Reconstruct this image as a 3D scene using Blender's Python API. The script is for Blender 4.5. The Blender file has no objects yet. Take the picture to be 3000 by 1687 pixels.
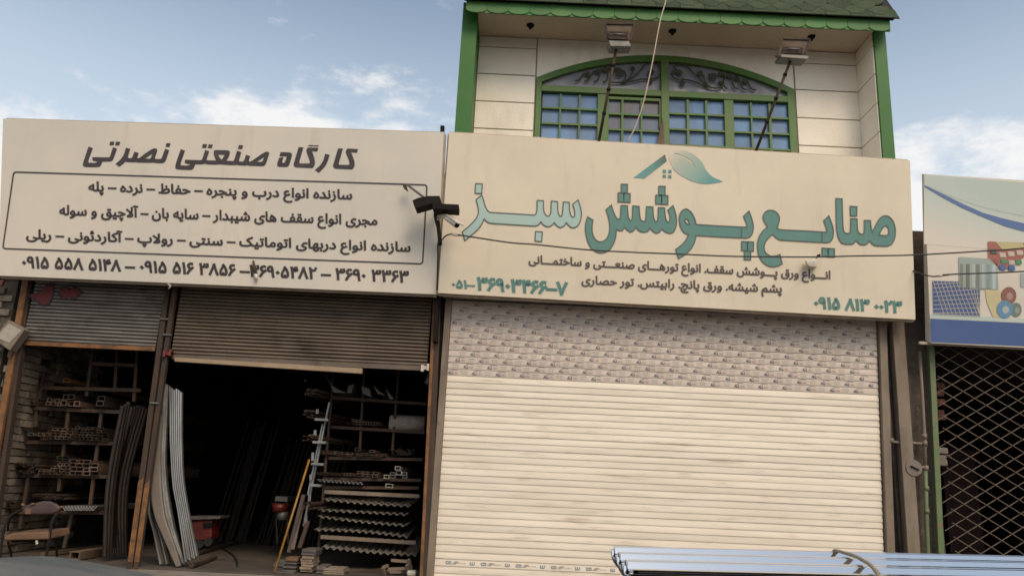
import bpy, bmesh, math, random
from math import sin, cos, pi, radians, sqrt, atan2
from mathutils import Vector, Matrix
import numpy as np
from mathutils.geometry import tessellate_polygon, delaunay_2d_cdt
random.seed(7)
SC = bpy.context.scene
COL = SC.collection

# ------------------------------------------------------------------ camera
PITCH, ROLL, FOC = radians(14.8), radians(2.65), 2200.0       # focal length in units of a 3000 wide picture
CAM = Vector((0, -8.5, 1.0))
FW = Vector((0, cos(PITCH), sin(PITCH)))
U0 = Vector((0, -sin(PITCH), cos(PITCH)))
RT = cos(ROLL) * Vector((1, 0, 0)) + sin(ROLL) * U0
UP = -sin(ROLL) * Vector((1, 0, 0)) + cos(ROLL) * U0
cd = bpy.data.cameras.new('camera'); cam = bpy.data.objects.new('camera', cd); COL.objects.link(cam)
cd.sensor_width = 36; cd.lens = FOC / 3000 * 36; cd.clip_end = 2000; cd.clip_start = 0.05
cam.matrix_world = Matrix(((RT.x, UP.x, -FW.x, CAM.x), (RT.y, UP.y, -FW.y, CAM.y), (RT.z, UP.z, -FW.z, CAM.z), (0, 0, 0, 1)))
SC.camera = cam

# ------------------------------------------------------------------ sky, sun, exposure
SUN_EL, SUN_AZ = radians(44), radians(158)    # azimuth: degrees from +Y towards +X (behind the camera, a little right)
w = bpy.data.worlds.new('World'); SC.world = w; w.use_nodes = True
N, L = w.node_tree.nodes, w.node_tree.links
N.clear()
def wn(t, **k):
    n = N.new(t)
    for a, b in k.items(): setattr(n, a, b)
    return n
out = wn('ShaderNodeOutputWorld'); bg = wn('ShaderNodeBackground'); bg.inputs[1].default_value = 0.15
sky = wn('ShaderNodeTexSky'); sky.sky_type = 'NISHITA'; sky.sun_disc = False
sky.sun_elevation = SUN_EL; sky.sun_rotation = SUN_AZ; sky.air_density = 1.0; sky.dust_density = 2.2; sky.ozone_density = 1.6
tc = wn('ShaderNodeTexCoord'); sep = wn('ShaderNodeSeparateXYZ'); L.new(tc.outputs['Generated'], sep.inputs[0])
mp = wn('ShaderNodeMapping'); mp.inputs['Scale'].default_value = (1, 1, 2.2); mp.inputs['Location'].default_value = (2.9, 3.3, 1.7)
L.new(tc.outputs['Generated'], mp.inputs[0])
nz = wn('ShaderNodeTexNoise'); nz.inputs['Scale'].default_value = 7.0; nz.inputs['Detail'].default_value = 10; nz.inputs['Roughness'].default_value = .62
L.new(mp.outputs[0], nz.inputs['Vector'])
mr = wn('ShaderNodeMapRange'); mr.inputs['From Min'].default_value = .435; mr.inputs['From Max'].default_value = .535
mr.inputs['To Min'].default_value = .20; mr.inputs['To Max'].default_value = -.125; 
x2 = wn('ShaderNodeMath', operation='MULTIPLY'); L.new(sep.outputs['X'], x2.inputs[0]); L.new(sep.outputs['X'], x2.inputs[1])
bank = wn('ShaderNodeMath', operation='MULTIPLY_ADD'); L.new(x2.outputs[0], bank.inputs[0]); bank.inputs[1].default_value = .36; L.new(sep.outputs['Z'], bank.inputs[2])   # the cloud bank stands highest straight ahead
L.new(bank.outputs[0], mr.inputs['Value'])
ad = wn('ShaderNodeMath', operation='ADD'); L.new(nz.outputs['Fac'], ad.inputs[0]); L.new(mr.outputs[0], ad.inputs[1])
cr = wn('ShaderNodeValToRGB'); cr.color_ramp.elements[0].position = .50; cr.color_ramp.elements[1].position = .70
cr.color_ramp.interpolation = 'EASE'
L.new(ad.outputs[0], cr.inputs[0])
cmul = wn('ShaderNodeMath', operation='MULTIPLY'); cmul.inputs[1].default_value = .93; L.new(cr.outputs[0], cmul.inputs[0])
mix = wn('ShaderNodeMix', data_type='RGBA'); mix.inputs['B'].default_value = (5.9, 5.85, 5.8, 1)
hs = wn('ShaderNodeHueSaturation'); hs.inputs['Saturation'].default_value = .72; hs.inputs['Value'].default_value = 1.12
tint = wn('ShaderNodeMix', data_type='RGBA', blend_type='MULTIPLY'); tint.inputs['Factor'].default_value = 1; tint.inputs['B'].default_value = (.98, 1.05, 1.0, 1)
L.new(sky.outputs[0], tint.inputs['A']); L.new(tint.outputs['Result'], hs.inputs['Color'])
hz = wn('ShaderNodeMapRange'); hz.inputs['From Min'].default_value = .62; hz.inputs['From Max'].default_value = .34; hz.inputs['To Max'].default_value = .68; hz.interpolation_type = 'SMOOTHSTEP'
L.new(sep.outputs['Z'], hz.inputs['Value'])
hmix = wn('ShaderNodeMix', data_type='RGBA'); hmix.inputs['B'].default_value = (4.3, 4.95, 5.5, 1)
L.new(hz.outputs[0], hmix.inputs['Factor']); L.new(hs.outputs[0], hmix.inputs['A'])
L.new(cmul.outputs[0], mix.inputs['Factor']); L.new(hmix.outputs['Result'], mix.inputs['A'])
L.new(mix.outputs['Result'], bg.inputs[0]); L.new(bg.outputs[0], out.inputs[0])
sd = bpy.data.lights.new('sun', 'SUN'); so = bpy.data.objects.new('sun', sd); COL.objects.link(so)
sd.energy = 1.5; sd.angle = radians(28); sd.color = (1.0, .77, .52)
sdir = Vector((sin(SUN_AZ) * cos(SUN_EL), cos(SUN_AZ) * cos(SUN_EL), sin(SUN_EL)))
so.rotation_euler = sdir.to_track_quat('Z', 'Y').to_euler(); so.location = (3, -20, 25)
SC.view_settings.view_transform = 'Standard'; SC.view_settings.look = 'None'
SC.view_settings.exposure = 0.10; SC.view_settings.gamma = 1; SC.view_settings.use_curve_mapping = False
SC.cycles.filter_width = 1.6; SC.cycles.max_bounces = 7; SC.cycles.use_denoising = True

# ------------------------------------------------------------------ measuring helpers
def ray(x, y): return FW * FOC + RT * (x - 1500) - UP * (y - 843.5)
def at(x, y, Y=0.0, t=0.0, zb=3.0):
    """point where the line of sight of photo point (x, y) meets the plane  Y + t (Z - zb) = Yplane"""
    d = ray(x, y); n = Vector((0, 1, t))
    return CAM + d * ((Y + t * zb - n.dot(CAM)) / n.dot(d))
def atz(x, y, Z):
    d = ray(x, y); return CAM + d * ((Z - CAM.z) / d.z)
TILT = math.tan(radians(7))
def sg(x, y, off=0.0): return at(x, y, -0.30 - off, TILT)      # on the forward-leaning face of the shop signs
def zf(ox, oy, s): return lambda u, v: (ox + u / s, oy + v / s)

# ------------------------------------------------------------------ materials
def M(name, c1, c2=None, scale=3.0, stretch=(1, 1, 1), rough=.7, metal=0.0, bump=0.0, bscale=60, lo=.4, hi=.65,
      c3=None, s3=20, lo3=.6, hi3=.7, st3=(1, 1, 1), rand=0.0, spec=.5, coords='pos', rvar=0.0):
    m = bpy.data.materials.new(name); m.use_nodes = True
    nt = m.node_tree; n, l = nt.nodes, nt.links; b = n['Principled BSDF']
    b.inputs['Roughness'].default_value = rough; b.inputs['Metallic'].default_value = metal
    b.inputs['Specular IOR Level'].default_value = spec
    if coords == 'pos': g = n.new('ShaderNodeNewGeometry').outputs['Position']
    else: g = n.new('ShaderNodeTexCoord').outputs['Object']
    def noise(sc, st, det=5):
        mpp = n.new('ShaderNodeMapping'); mpp.inputs['Scale'].default_value = st; l.new(g, mpp.inputs[0])
        t = n.new('ShaderNodeTexNoise'); t.inputs['Scale'].default_value = sc; t.inputs['Detail'].default_value = det
        t.inputs['Roughness'].default_value = .62; l.new(mpp.outputs[0], t.inputs['Vector']); return t.outputs['Fac']
    def ramp(src, a, bb):
        r = n.new('ShaderNodeMapRange'); r.inputs['From Min'].default_value = a; r.inputs['From Max'].default_value = bb
        l.new(src, r.inputs['Value']); return r.outputs[0]
    def mx(f, a, bb):
        x = n.new('ShaderNodeMix'); x.data_type = 'RGBA'
        l.new(f, x.inputs['Factor'])
        for sock, val in (('A', a), ('B', bb)):
            if isinstance(val, tuple): x.inputs[sock].default_value = (*val, 1)
            else: l.new(val, x.inputs[sock])
        return x.outputs['Result']
    col = c1
    if c2:
        f = ramp(noise(scale, stretch), lo, hi); col = mx(f, c1, c2)
        if rvar:
            rr = n.new('ShaderNodeMapRange'); rr.inputs['To Min'].default_value = rough; rr.inputs['To Max'].default_value = rough + rvar
            l.new(f, rr.inputs['Value']); l.new(rr.outputs[0], b.inputs['Roughness'])
    if c3: col = mx(ramp(noise(s3, st3, 6), lo3, hi3), col, c3)
    if rand:
        oi = n.new('ShaderNodeObjectInfo'); h = n.new('ShaderNodeHueSaturation')
        r = n.new('ShaderNodeMapRange'); r.inputs['To Min'].default_value = 1 - rand; r.inputs['To Max'].default_value = 1 + rand
        l.new(oi.outputs['Random'], r.inputs['Value']); l.new(r.outputs[0], h.inputs['Value'])
        if isinstance(col, tuple): h.inputs['Color'].default_value = (*col, 1)
        else: l.new(col, h.inputs['Color'])
        col = h.outputs['Color']
    if isinstance(col, tuple): b.inputs['Base Color'].default_value = (*col, 1)
    else: l.new(col, b.inputs['Base Color'])
    if bump:
        bp = n.new('ShaderNodeBump'); bp.inputs['Strength'].default_value = bump; bp.inputs['Distance'].default_value = .01
        l.new(noise(bscale, (1, 1, 1), 4), bp.inputs['Height']); l.new(bp.outputs[0], b.inputs['Normal'])
    return m

m_road = M('asphalt', (.06, .055, .05), (.09, .082, .072), 1.5, bump=.5, bscale=120, rough=.9)
m_pave = M('pavement_concrete', (.26, .22, .18), (.17, .14, .11), 1.2, bump=.4, bscale=50, rough=.9, c3=(.10, .08, .07), s3=5)
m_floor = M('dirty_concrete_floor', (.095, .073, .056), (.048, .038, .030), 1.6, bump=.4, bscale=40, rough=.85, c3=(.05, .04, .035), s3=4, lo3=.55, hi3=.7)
m_dark = M('darkened_plaster', (.026, .021, .018), (.016, .013, .011), 2, rough=.95, bump=.3)  # colour lowered so the unlit interiors turn nearly black
m_stucco = M('cream_stucco', (.86, .79, .68), (.80, .72, .60), 1.4, bump=.55, bscale=45, rough=.85, c3=(.62, .55, .46), s3=2.6, lo3=.55, hi3=.85, st3=(1, 1, .35))
m_groove = M('dirty_mortar', (.30, .24, .18), rough=.95)
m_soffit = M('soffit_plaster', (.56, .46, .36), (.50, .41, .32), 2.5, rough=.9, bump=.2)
m_green = M('green_paint', (.027, .128, .016), (.040, .135, .020), 2.0, rough=.5, c3=(.10, .085, .035), s3=11, lo3=.585, hi3=.70, spec=.35, bump=.1, bscale=30, st3=(1, 1, .5))
m_greenw = M('worn_green_window_paint', (.055, .145, .020), (.085, .125, .028), 3.0, rough=.5, c3=(.23, .17, .08), s3=14, lo3=.62, hi3=.78)
m_iron = M('olive_wrought_iron', (.030, .042, .018), (.05, .055, .025), 14, rough=.55)
m_shingle = M('green_mineral_shingle', (.038, .056, .026), (.055, .070, .036), 6, rough=.95, bump=.6, bscale=260, rand=.22)
m_scallop = M('green_scallop_tile', (.045, .165, .032), (.065, .165, .038), 5, rough=.6, rand=.12)
m_pane = M('sky_tinted_pane', (.15, .28, .50), (.17, .235, .36), 2.4, rough=.35, spec=.22, rvar=.25, c3=(.13, .19, .29), s3=60, lo3=.5, hi3=.9, rand=.13)  # blue of the reflected sky put into the base colour, varied per pane
m_panec = M('clear_pane', (.15, .13, .13), (.13, .19, .32), 1.7, rough=.1, spec=.6, rand=.05)
m_pane2 = M('grimy_fanlight_pane', (.21, .195, .205), (.17, .18, .225), 5, rough=.2, spec=.55, rvar=.3)
m_sign = M('cream_banner', (.66, .59, .495), (.59, .545, .47), .8, rough=.55, bump=.14, bscale=3.2, c3=(.52, .455, .37), s3=3.2, lo3=.56, hi3=.9, st3=(1.6, 1.6, .22))
m_sign2 = M('cream_banner_yellowed', (.735, .635, .49), (.665, .575, .44), .7, rough=.55, bump=.12, bscale=2.6, c3=(.56, .475, .36), s3=2.8, lo3=.55, hi3=.9, st3=(1.6, 1.6, .25))
m_ink = M('black_print', (.038, .028, .030), (.058, .044, .046), 5, rough=.5)
m_ink2 = M('brown_grey_print', (.115, .088, .078), rough=.5)
m_teal = M('teal_print', (.105, .235, .205), (.12, .245, .215), 3, rough=.5)
m_tealp = M('pale_teal_print', (.40, .53, .475), (.38, .52, .48), 3, rough=.5)
m_edge = M('print_outline', (.10, .12, .10), rough=.5)
m_rim = M('bare_sign_edge', (.42, .35, .28), (.30, .24, .18), 6, rough=.6, metal=.2)
m_shut = M('cream_shutter_enamel', (.735, .655, .545), (.63, .55, .445), 1.8, stretch=(.5, 1, 6), rough=.42, lo=.38, hi=.68, c3=(.36, .27, .19), s3=2.3, lo3=.555, hi3=.82, st3=(.8, 1, 8), rand=.07, bump=.12, bscale=7)
m_shutp = M('film_covered_shutter', (.56, .475, .40), (.49, .41, .345), 3, stretch=(.5, 1, 3), rough=.32, c3=(.44, .37, .31), s3=7, lo3=.55, hi3=.75, st3=(1, 1, 5), rand=.04)
m_navy = M('navy_print', (.05, .05, .10), rough=.5)
m_red = M('faded_red_print', (.42, .20, .18), rough=.5)
m_greyp = M('grey_print', (.27, .23, .21), rough=.5)
m_blue = M('blue_stencil_print', (.08, .15, .22), rough=.5)
m_gal = M('dirty_galvanised_slat', (.205, .19, .17), (.135, .12, .105), 2.2, stretch=(1, 1, 3), rough=.5, metal=.35, c3=(.09, .07, .055), s3=2.5, lo3=.56, hi3=.74, rand=.06)
m_galb = M('brown_stained_slat', (.155, .118, .087), (.10, .075, .055), 1.8, stretch=(1, 1, 2), rough=.55, metal=.25, c3=(.05, .038, .03), s3=1.9, lo3=.57, hi3=.72, rand=.05)
m_rust = M('rusty_steel', (.040, .028, .020), (.082, .044, .024), 5, stretch=(1, 1, .35), rough=.8, metal=.15, c3=(.045, .03, .024), s3=8, lo3=.5, hi3=.7, st3=(1, 1, .4), bump=.3, bscale=80)
m_orange = M('orange_primer_steel', (.225, .095, .030), (.10, .052, .024), 7, rough=.75, c3=(.08, .045, .025), s3=13, lo3=.55, hi3=.66, bump=.3)
m_beige = M('dusty_beige_steel', (.215, .165, .12), (.15, .112, .08), 3, stretch=(2, 2, .6), rough=.65, c3=(.12, .085, .06), s3=9, lo3=.6, hi3=.75, st3=(1, 1, .5))
m_brick = M('limewashed_brick', (.24, .19, .14), (.075, .058, .043), 3.4, rough=.95, bump=.9, bscale=26, rand=.25, c3=(.06, .045, .035), s3=3.2, lo3=.5, hi3=.68)
m_rubble = M('rough_dark_render', (.10, .078, .06), (.062, .047, .036), 7, rough=.95, bump=1.0, bscale=28, c3=(.20, .16, .12), s3=12, lo3=.6, hi3=.75)
m_steel = M('raw_steel_tube', (.095, .07, .053), (.065, .047, .035), 8, rough=.55, metal=.5, rand=.4)
m_tubeend = M('bright_cut_steel', (.15, .125, .105), (.19, .09, .045), 20, rough=.5, metal=.35, rand=.45)
m_zinc = M('galvanised_sheet', (.47, .46, .44), (.33, .32, .30), 9, stretch=(1, 1, .3), rough=.34, metal=.75, c3=(.32, .31, .29), s3=38, lo3=.5, hi3=.8)
m_zincp = M('bright_galvanised_sheet', (.68, .68, .69), rough=.13, metal=1.0)
m_greyst = M('plain_grey_strip', (.20, .165, .135), (.16, .13, .105), 3, rough=.6, metal=.2)
m_black = M('black_metal', (.010, .007, .006), (.018, .012, .010), 8, rough=.8, spec=.2)
m_cable = M('black_cable', (.02, .017, .016), rough=.5)
m_white = M('weathered_white_plastic', (.62, .56, .48), (.50, .44, .36), 9, rough=.5)
m_grey = M('grey_cast_metal', (.15, .14, .13), (.11, .10, .09), 10, rough=.5, metal=.3)
m_glass = M('dusty_lamp_glass', (.13, .095, .07), (.09, .065, .05), 8, rough=.65, spec=.15)
m_yellow = M('yellow_paint', (.33, .17, .028), (.24, .11, .02), 9, rough=.5)
m_redp = M('red_enamel', (.15, .019, .012), (.09, .015, .01), 7, rough=.4)
m_wood = M('raw_wood', (.15, .10, .06), (.10, .065, .04), 5, stretch=(1, 1, 6), rough=.8)
m_ply = M('peeling_plywood', (.165, .088, .048), (.115, .06, .034), 6, rough=.7)
m_vinyl = M('brown_torn_vinyl', (.05, .032, .03), (.08, .052, .046), 8, rough=.35)
m_car = M('dusty_pale_blue_car_paint', (.13, .15, .16), (.15, .13, .105), 2.4, stretch=(.6, 2, 2), rough=.30, metal=.15, lo=.42, hi=.62, rvar=.4, spec=.5, c3=(.20, .18, .155), s3=9, lo3=.45, hi3=.75, st3=(.5, 2, 2))
m_carg = M('car_glass', (.03, .04, .05), rough=.08, spec=.8)
m_rubber = M('black_rubber', (.02, .02, .02), rough=.8)
m_rope = M('sisal_rope', (.34, .27, .17), (.25, .19, .12), 60, rough=.9)
m_twine = M('pale_twine', (.50, .40, .29), rough=.9)
m_gpipe = M('green_painted_pipe', (.10, .145, .06), (.14, .16, .08), 10, rough=.6, c3=(.17, .10, .05), s3=14)
m_cardb = M('cardboard', (.34, .25, .17), (.27, .19, .12), 4, rough=.9)
m_cream = M('cream_wall_paint', (.66, .56, .40), (.58, .48, .34), 2, rough=.9)
m_banb = M('blue_print', (.055, .10, .25), (.065, .11, .265), 2, rough=.5)
m_bant = M('pale_aqua_print', (.46, .53, .485), (.50, .55, .495), 1.5, rough=.5)
m_banc = M('pale_cream_print', (.66, .60, .51), (.70, .62, .53), .9, rough=.5, bump=.25, bscale=3)
m_swoosh = M('royal_blue_print', (.10, .165, .34), rough=.5)
m_scrap = M('grey_plate', (.12, .105, .095), (.085, .072, .062), 12, rough=.8, rand=.3)

# ------------------------------------------------------------------ mesh builder
class MB:
    def __init__(s): s.v = []; s.f = []
    def box(s, a, b):
        (x0, y0, z0), (x1, y1, z1) = a, b; i = len(s.v)
        s.v += [Vector(p) for p in ((x0, y0, z0), (x1, y0, z0), (x1, y1, z0), (x0, y1, z0), (x0, y0, z1), (x1, y0, z1), (x1, y1, z1), (x0, y1, z1))]
        s.f += [tuple(i + k for k in q) for q in ((0, 3, 2, 1), (4, 5, 6, 7), (0, 1, 5, 4), (1, 2, 6, 5), (2, 3, 7, 6), (3, 0, 4, 7))]; return s
    def hexa(s, front, back):           # two matching quads, joined into a solid
        return s.prism(front, back)
    def prism(s, a, b):                 # polygon a and the same polygon shifted, joined
        i = len(s.v); n = len(a); s.v += [Vector(p) for p in a] + [Vector(p) for p in b]
        s.f += [tuple(range(i, i + n)), tuple(range(i + 2 * n - 1, i + n - 1, -1))]
        s.f += [(i + k, i + n + k, i + n + (k + 1) % n, i + (k + 1) % n) for k in range(n)]; return s
    def ext(s, poly, d): d = Vector(d); return s.prism(poly, [Vector(p) + d for p in poly])
    def bar(s, a, b, w, h=None, up=(0, 0, 1)):
        a, b = Vector(a), Vector(b); h = h or w; d = (b - a).normalized(); u = Vector(up)
        if abs(d.dot(u)) > .95: u = Vector((0, 1, 0))
        x = d.cross(u).normalized(); y = x.cross(d)
        q = [a + x * (w / 2 * i) + y * (h / 2 * j) for i, j in ((-1, -1), (1, -1), (1, 1), (-1, 1))]
        return s.prism(q, [p + (b - a) for p in q])
    def tube(s, pts, r, n=8, r2=None, cap=True):
        pts = [Vector(p) for p in pts]; i0 = len(s.v); m = len(pts); prev = None
        for k, p in enumerate(pts):
            d = (pts[min(k + 1, m - 1)] - pts[max(k - 1, 0)])
            d = d.normalized() if d.length > 1e-9 else Vector((0, 0, 1))
            if prev is None:
                u = Vector((0, 0, 1)) if abs(d.z) < .9 else Vector((1, 0, 0)); x = d.cross(u).normalized()
            else:
                x = prev - d * prev.dot(d); x = x.normalized() if x.length > 1e-6 else d.orthogonal().normalized()
            prev = x; y = d.cross(x); rr = r if r2 is None else r + (r2 - r) * k / max(1, m - 1)
            s.v += [p + (x * cos(2 * pi * j / n) + y * sin(2 * pi * j / n)) * rr for j in range(n)]
        for k in range(m - 1):
            for j in range(n):
                a = i0 + k * n + j; b = i0 + k * n + (j + 1) % n; s.f.append((a, b, b + n, a + n))
        if cap: s.f.append(tuple(range(i0 + n - 1, i0 - 1, -1))); s.f.append(tuple(range(i0 + (m - 1) * n, i0 + m * n)))
        return s
    def poly(s, outer, holes=(), fn=None):      # flat filled outline with holes; fn maps 2D -> 3D
        ls = [[Vector((p[0], p[1], 0)) for p in o] for o in (outer, *holes)]
        flat = [p for o in ls for p in o]; i = len(s.v); tri = tessellate_polygon(ls)
        s.v += [fn(p.x, p.y) if fn else p for p in flat]
        s.f += [tuple(i + k for k in t) for t in tri]; return s
    def obj(s, name, mat, parent=None, smooth=False, origin=None):
        if origin is None:
            if parent is not None: origin = Vector((0, 0, 0)); base = wloc(parent)
            else:
                xs = [v.x for v in s.v]; ys = [v.y for v in s.v]; zs = [v.z for v in s.v]
                origin = Vector(((min(xs) + max(xs)) / 2, (min(ys) + max(ys)) / 2, min(zs))); base = origin
        else: base = Vector(origin)
        me = bpy.data.meshes.new(name); me.from_pydata([v - base for v in s.v], [], s.f); me.update()
        bm = bmesh.new(); bm.from_mesh(me); bmesh.ops.recalc_face_normals(bm, faces=bm.faces); bm.to_mesh(me); bm.free()
        if smooth: me.polygons.foreach_set('use_smooth', [True] * len(me.polygons))
        me.materials.append(mat)
        o = bpy.data.objects.new(name, me); COL.objects.link(o)
        if parent is not None:
            o.parent = parent
            if origin.length > 0 or base != wloc(parent): o.location = base - wloc(parent)
        else: o.location = base
        return o
def wloc(o):
    p = Vector(o.location)
    while o.parent is not None: o = o.parent; p += Vector(o.location)
    return p
def smooth_angle(o, ang=40):
    me = o.data; me.polygons.foreach_set('use_smooth', [True] * len(me.polygons))
    try: me.set_sharp_from_angle(angle=radians(ang))
    except Exception: pass
    return o
def thing(name, label, cat, loc=(0, 0, 0), group=None):
    o = bpy.data.objects.new(name, None); COL.objects.link(o); o.location = loc; o['label'] = label; o['category'] = cat
    o.empty_display_size = .1
    if group: o['group'] = group
    return o
def tag(o, label, cat, group=None):
    o['label'] = label; o['category'] = cat
    if group: o['group'] = group
    return o
def struct(o): o['kind'] = 'structure'; return o
def inst(me, name, parent=None, loc=(0, 0, 0), rot=(0, 0, 0), scale=(1, 1, 1)):
    o = bpy.data.objects.new(name, me); COL.objects.link(o)
    if parent is not None: o.parent = parent
    o.location = loc; o.rotation_euler = rot; o.scale = scale; return o
def bevel(o, wd=.004, seg=2):
    md = o.modifiers.new('bevel', 'BEVEL'); md.width = wd; md.segments = seg; md.limit_method = 'ANGLE'; md.angle_limit = radians(40); return o
def catmull(pts, n=6):
    pts = [Vector(p) for p in pts]; o = []
    for i in range(len(pts) - 1):
        p0 = pts[max(i - 1, 0)]; p1 = pts[i]; p2 = pts[i + 1]; p3 = pts[min(i + 2, len(pts) - 1)]
        for k in range(n):
            t = k / n; o.append(.5 * ((2 * p1) + (p2 - p0) * t + (2 * p0 - 5 * p1 + 4 * p2 - p3) * t * t + (3 * p1 - p0 - 3 * p2 + p3) * t ** 3))
    o.append(pts[-1]); return o

# ------------------------------------------------------------------ lettering
FORMS = {'ا': (0xFE8D, 0xFE8E), 'آ': (0xFE81, 0xFE82), 'د': (0xFEA9, 0xFEAA), 'ر': (0xFEAD, 0xFEAE), 'ز': (0xFEAF, 0xFEB0), 'و': (0xFEED, 0xFEEE)}
for ch, b in (('ب', 0xFE8F), ('پ', 0xFB56), ('ت', 0xFE95), ('ج', 0xFE9D), ('چ', 0xFB7A), ('ح', 0xFEA1), ('خ', 0xFEA5), ('س', 0xFEB1), ('ش', 0xFEB5),
              ('ص', 0xFEB9), ('ظ', 0xFEC5), ('ع', 0xFEC9), ('ف', 0xFED1), ('ق', 0xFED5), ('ک', 0xFB8E), ('گ', 0xFB92), ('ل', 0xFEDD),
              ('م', 0xFEE1), ('ن', 0xFEE5), ('ه', 0xFEE9), ('ی', 0xFBFC), ('ئ', 0xFE89)):
    FORMS[ch] = (b, b + 1, b + 2, b + 3)
def shape(t):
    o = []; i = 0; joins = lambda c: c == 'ـ' or len(FORMS.get(c, ())) == 4
    while i < len(t):
        c = t[i]; pj = i > 0 and joins(t[i - 1])
        if c == 'ل' and i + 1 < len(t) and t[i + 1] == 'ا': o.append(chr(0xFEFC if pj else 0xFEFB)); i += 2; continue
        nj = i + 1 < len(t) and (t[i + 1] in FORMS or t[i + 1] == 'ـ')
        if c in FORMS:
            f = FORMS[c]
            if len(f) == 2: o.append(chr(f[1] if pj else f[0]))
            else: o.append(chr(f[3] if pj and nj else f[1] if pj else f[2] if nj else f[0]))
        else: o.append(c)
        i += 1
    return ''.join(reversed(o))
def text_mesh(s, weight=0.0, shear=0.0, space=1.0):
    """outline of the built-in font, filled by winding number; weight adds a bold stroke round every contour (z of the stroke slightly raised)"""
    c = bpy.data.curves.new('t', 'FONT'); c.body = s; c.resolution_u = 3; c.fill_mode = 'NONE'; c.shear = shear; c.space_character = space
    o = bpy.data.objects.new('t', c); COL.objects.link(o)
    dg = bpy.context.evaluated_depsgraph_get(); me = bpy.data.meshes.new_from_object(o.evaluated_get(dg))
    co = [Vector((p.co.x, p.co.y)) for p in me.vertices]; nxt = {}
    for e in me.edges: nxt.setdefault(e.vertices[0], []).append(e.vertices[1]); nxt.setdefault(e.vertices[1], []).append(e.vertices[0])
    bpy.data.objects.remove(o); bpy.data.meshes.remove(me)
    loops = []; seen = set()
    for st in sorted(nxt):
        if st in seen: continue
        lp = [st]; seen.add(st); cur = st
        # walk towards the consecutive index first, so that the contour keeps its own direction
        while True:
            opts = [v for v in nxt[cur] if v not in seen]
            if not opts: break
            cur = cur + 1 if cur + 1 in opts else opts[0]
            lp.append(cur); seen.add(cur)
        if len(lp) > 2: loops.append([co[i] for i in lp])
    ev = [p for lp in loops for p in lp]; ed = []; i = 0
    for lp in loops:
        n = len(lp); ed += [(i + k, i + (k + 1) % n) for k in range(n)]; i += n
    vs, _, fs, _, _, _ = delaunay_2d_cdt(ev, ed, [], 1, 1e-5)
    P_ = np.array([[p.x, p.y] for p in ev]); E0 = P_[[a for a, b in ed]]; E1 = P_[[b for a, b in ed]]
    C_ = np.array([[sum(vs[k].x for k in f) / len(f), sum(vs[k].y for k in f) / len(f)] for f in fs])
    y0, y1 = E0[:, 1][None], E1[:, 1][None]; x0, x1 = E0[:, 0][None], E1[:, 0][None]; cx, cy = C_[:, 0:1], C_[:, 1:2]
    dy = np.where(y1 == y0, 1e-9, y1 - y0); xi = x0 + (cy - y0) / dy * (x1 - x0)
    wn_ = (((y0 <= cy) & (y1 > cy) & (xi > cx)).sum(1)) - (((y1 <= cy) & (y0 > cy) & (xi > cx)).sum(1))
    v = [Vector((p.x, p.y, 0)) for p in vs]; f = [tuple(q) for q, k in zip(fs, wn_) if k != 0]
    used = sorted({i for q in f for i in q}); mp_ = {a: b for b, a in enumerate(used)}
    v = [v[i] for i in used]; f = [tuple(mp_[i] for i in q) for q in f]
    if weight:
        for li, r in enumerate(loops):
            n = len(r); i0 = len(v); zz = .3 + .1 * (li % 4)
            for i in range(n):
                a, b, c2 = r[i - 1], r[i], r[(i + 1) % n]
                n1 = Vector((b.y - a.y, a.x - b.x)); n2 = Vector((c2.y - b.y, b.x - c2.x))
                if n1.length > 1e-9: n1.normalize()
                if n2.length > 1e-9: n2.normalize()
                nn = n1 + n2; nn = nn.normalized() if nn.length > .1 else n1
                k = weight / max(.6, nn.dot(n1)) if n1.length else weight
                v += [Vector((b.x + nn.x * k, b.y + nn.y * k, zz)), Vector((b.x - nn.x * k, b.y - nn.y * k, zz))]
            for i in range(n): j = (i + 1) % n; f.append((i0 + 2 * i, i0 + 2 * j, i0 + 2 * j + 1, i0 + 2 * i + 1))
    return v, f
ALEF = max(p.y for p in text_mesh(chr(0xFE8D))[0]); ONE = max(p.y for p in text_mesh('\u06F1')[0])
def line(parent, s, p0, p1, h, mat, weight=.018, rtl=True, ref=None, off=.004, name='lettering', bowpx=0.0):
    """ink of s runs from p0 to p1 (photo points on the baseline), tall letters h high"""
    v, f = text_mesh(shape(s) if rtl else s, weight)
    x0 = min(p.x for p in v); x1 = max(p.x for p in v); sc = h / (ref or ALEF)
    dx, dy = p1[0] - p0[0], p1[1] - p0[1]; ln = sqrt(dx * dx + dy * dy)
    mb = MB(); ux, uy = -dy / ln * -1, dx / ln * -1      # px up direction
    for p in v:
        t = (p.x - x0) / (x1 - x0); k = p.y * sc
        mb.v.append(sg(p0[0] + dx * t + ux * k * .6, p0[1] + dy * t + uy * k + bowpx * 4 * t * (1 - t), off + p.z * .002))
    mb.f = f; o = mb.obj(name, mat, parent); o['kind'] = 'stuff'; return o
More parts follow.
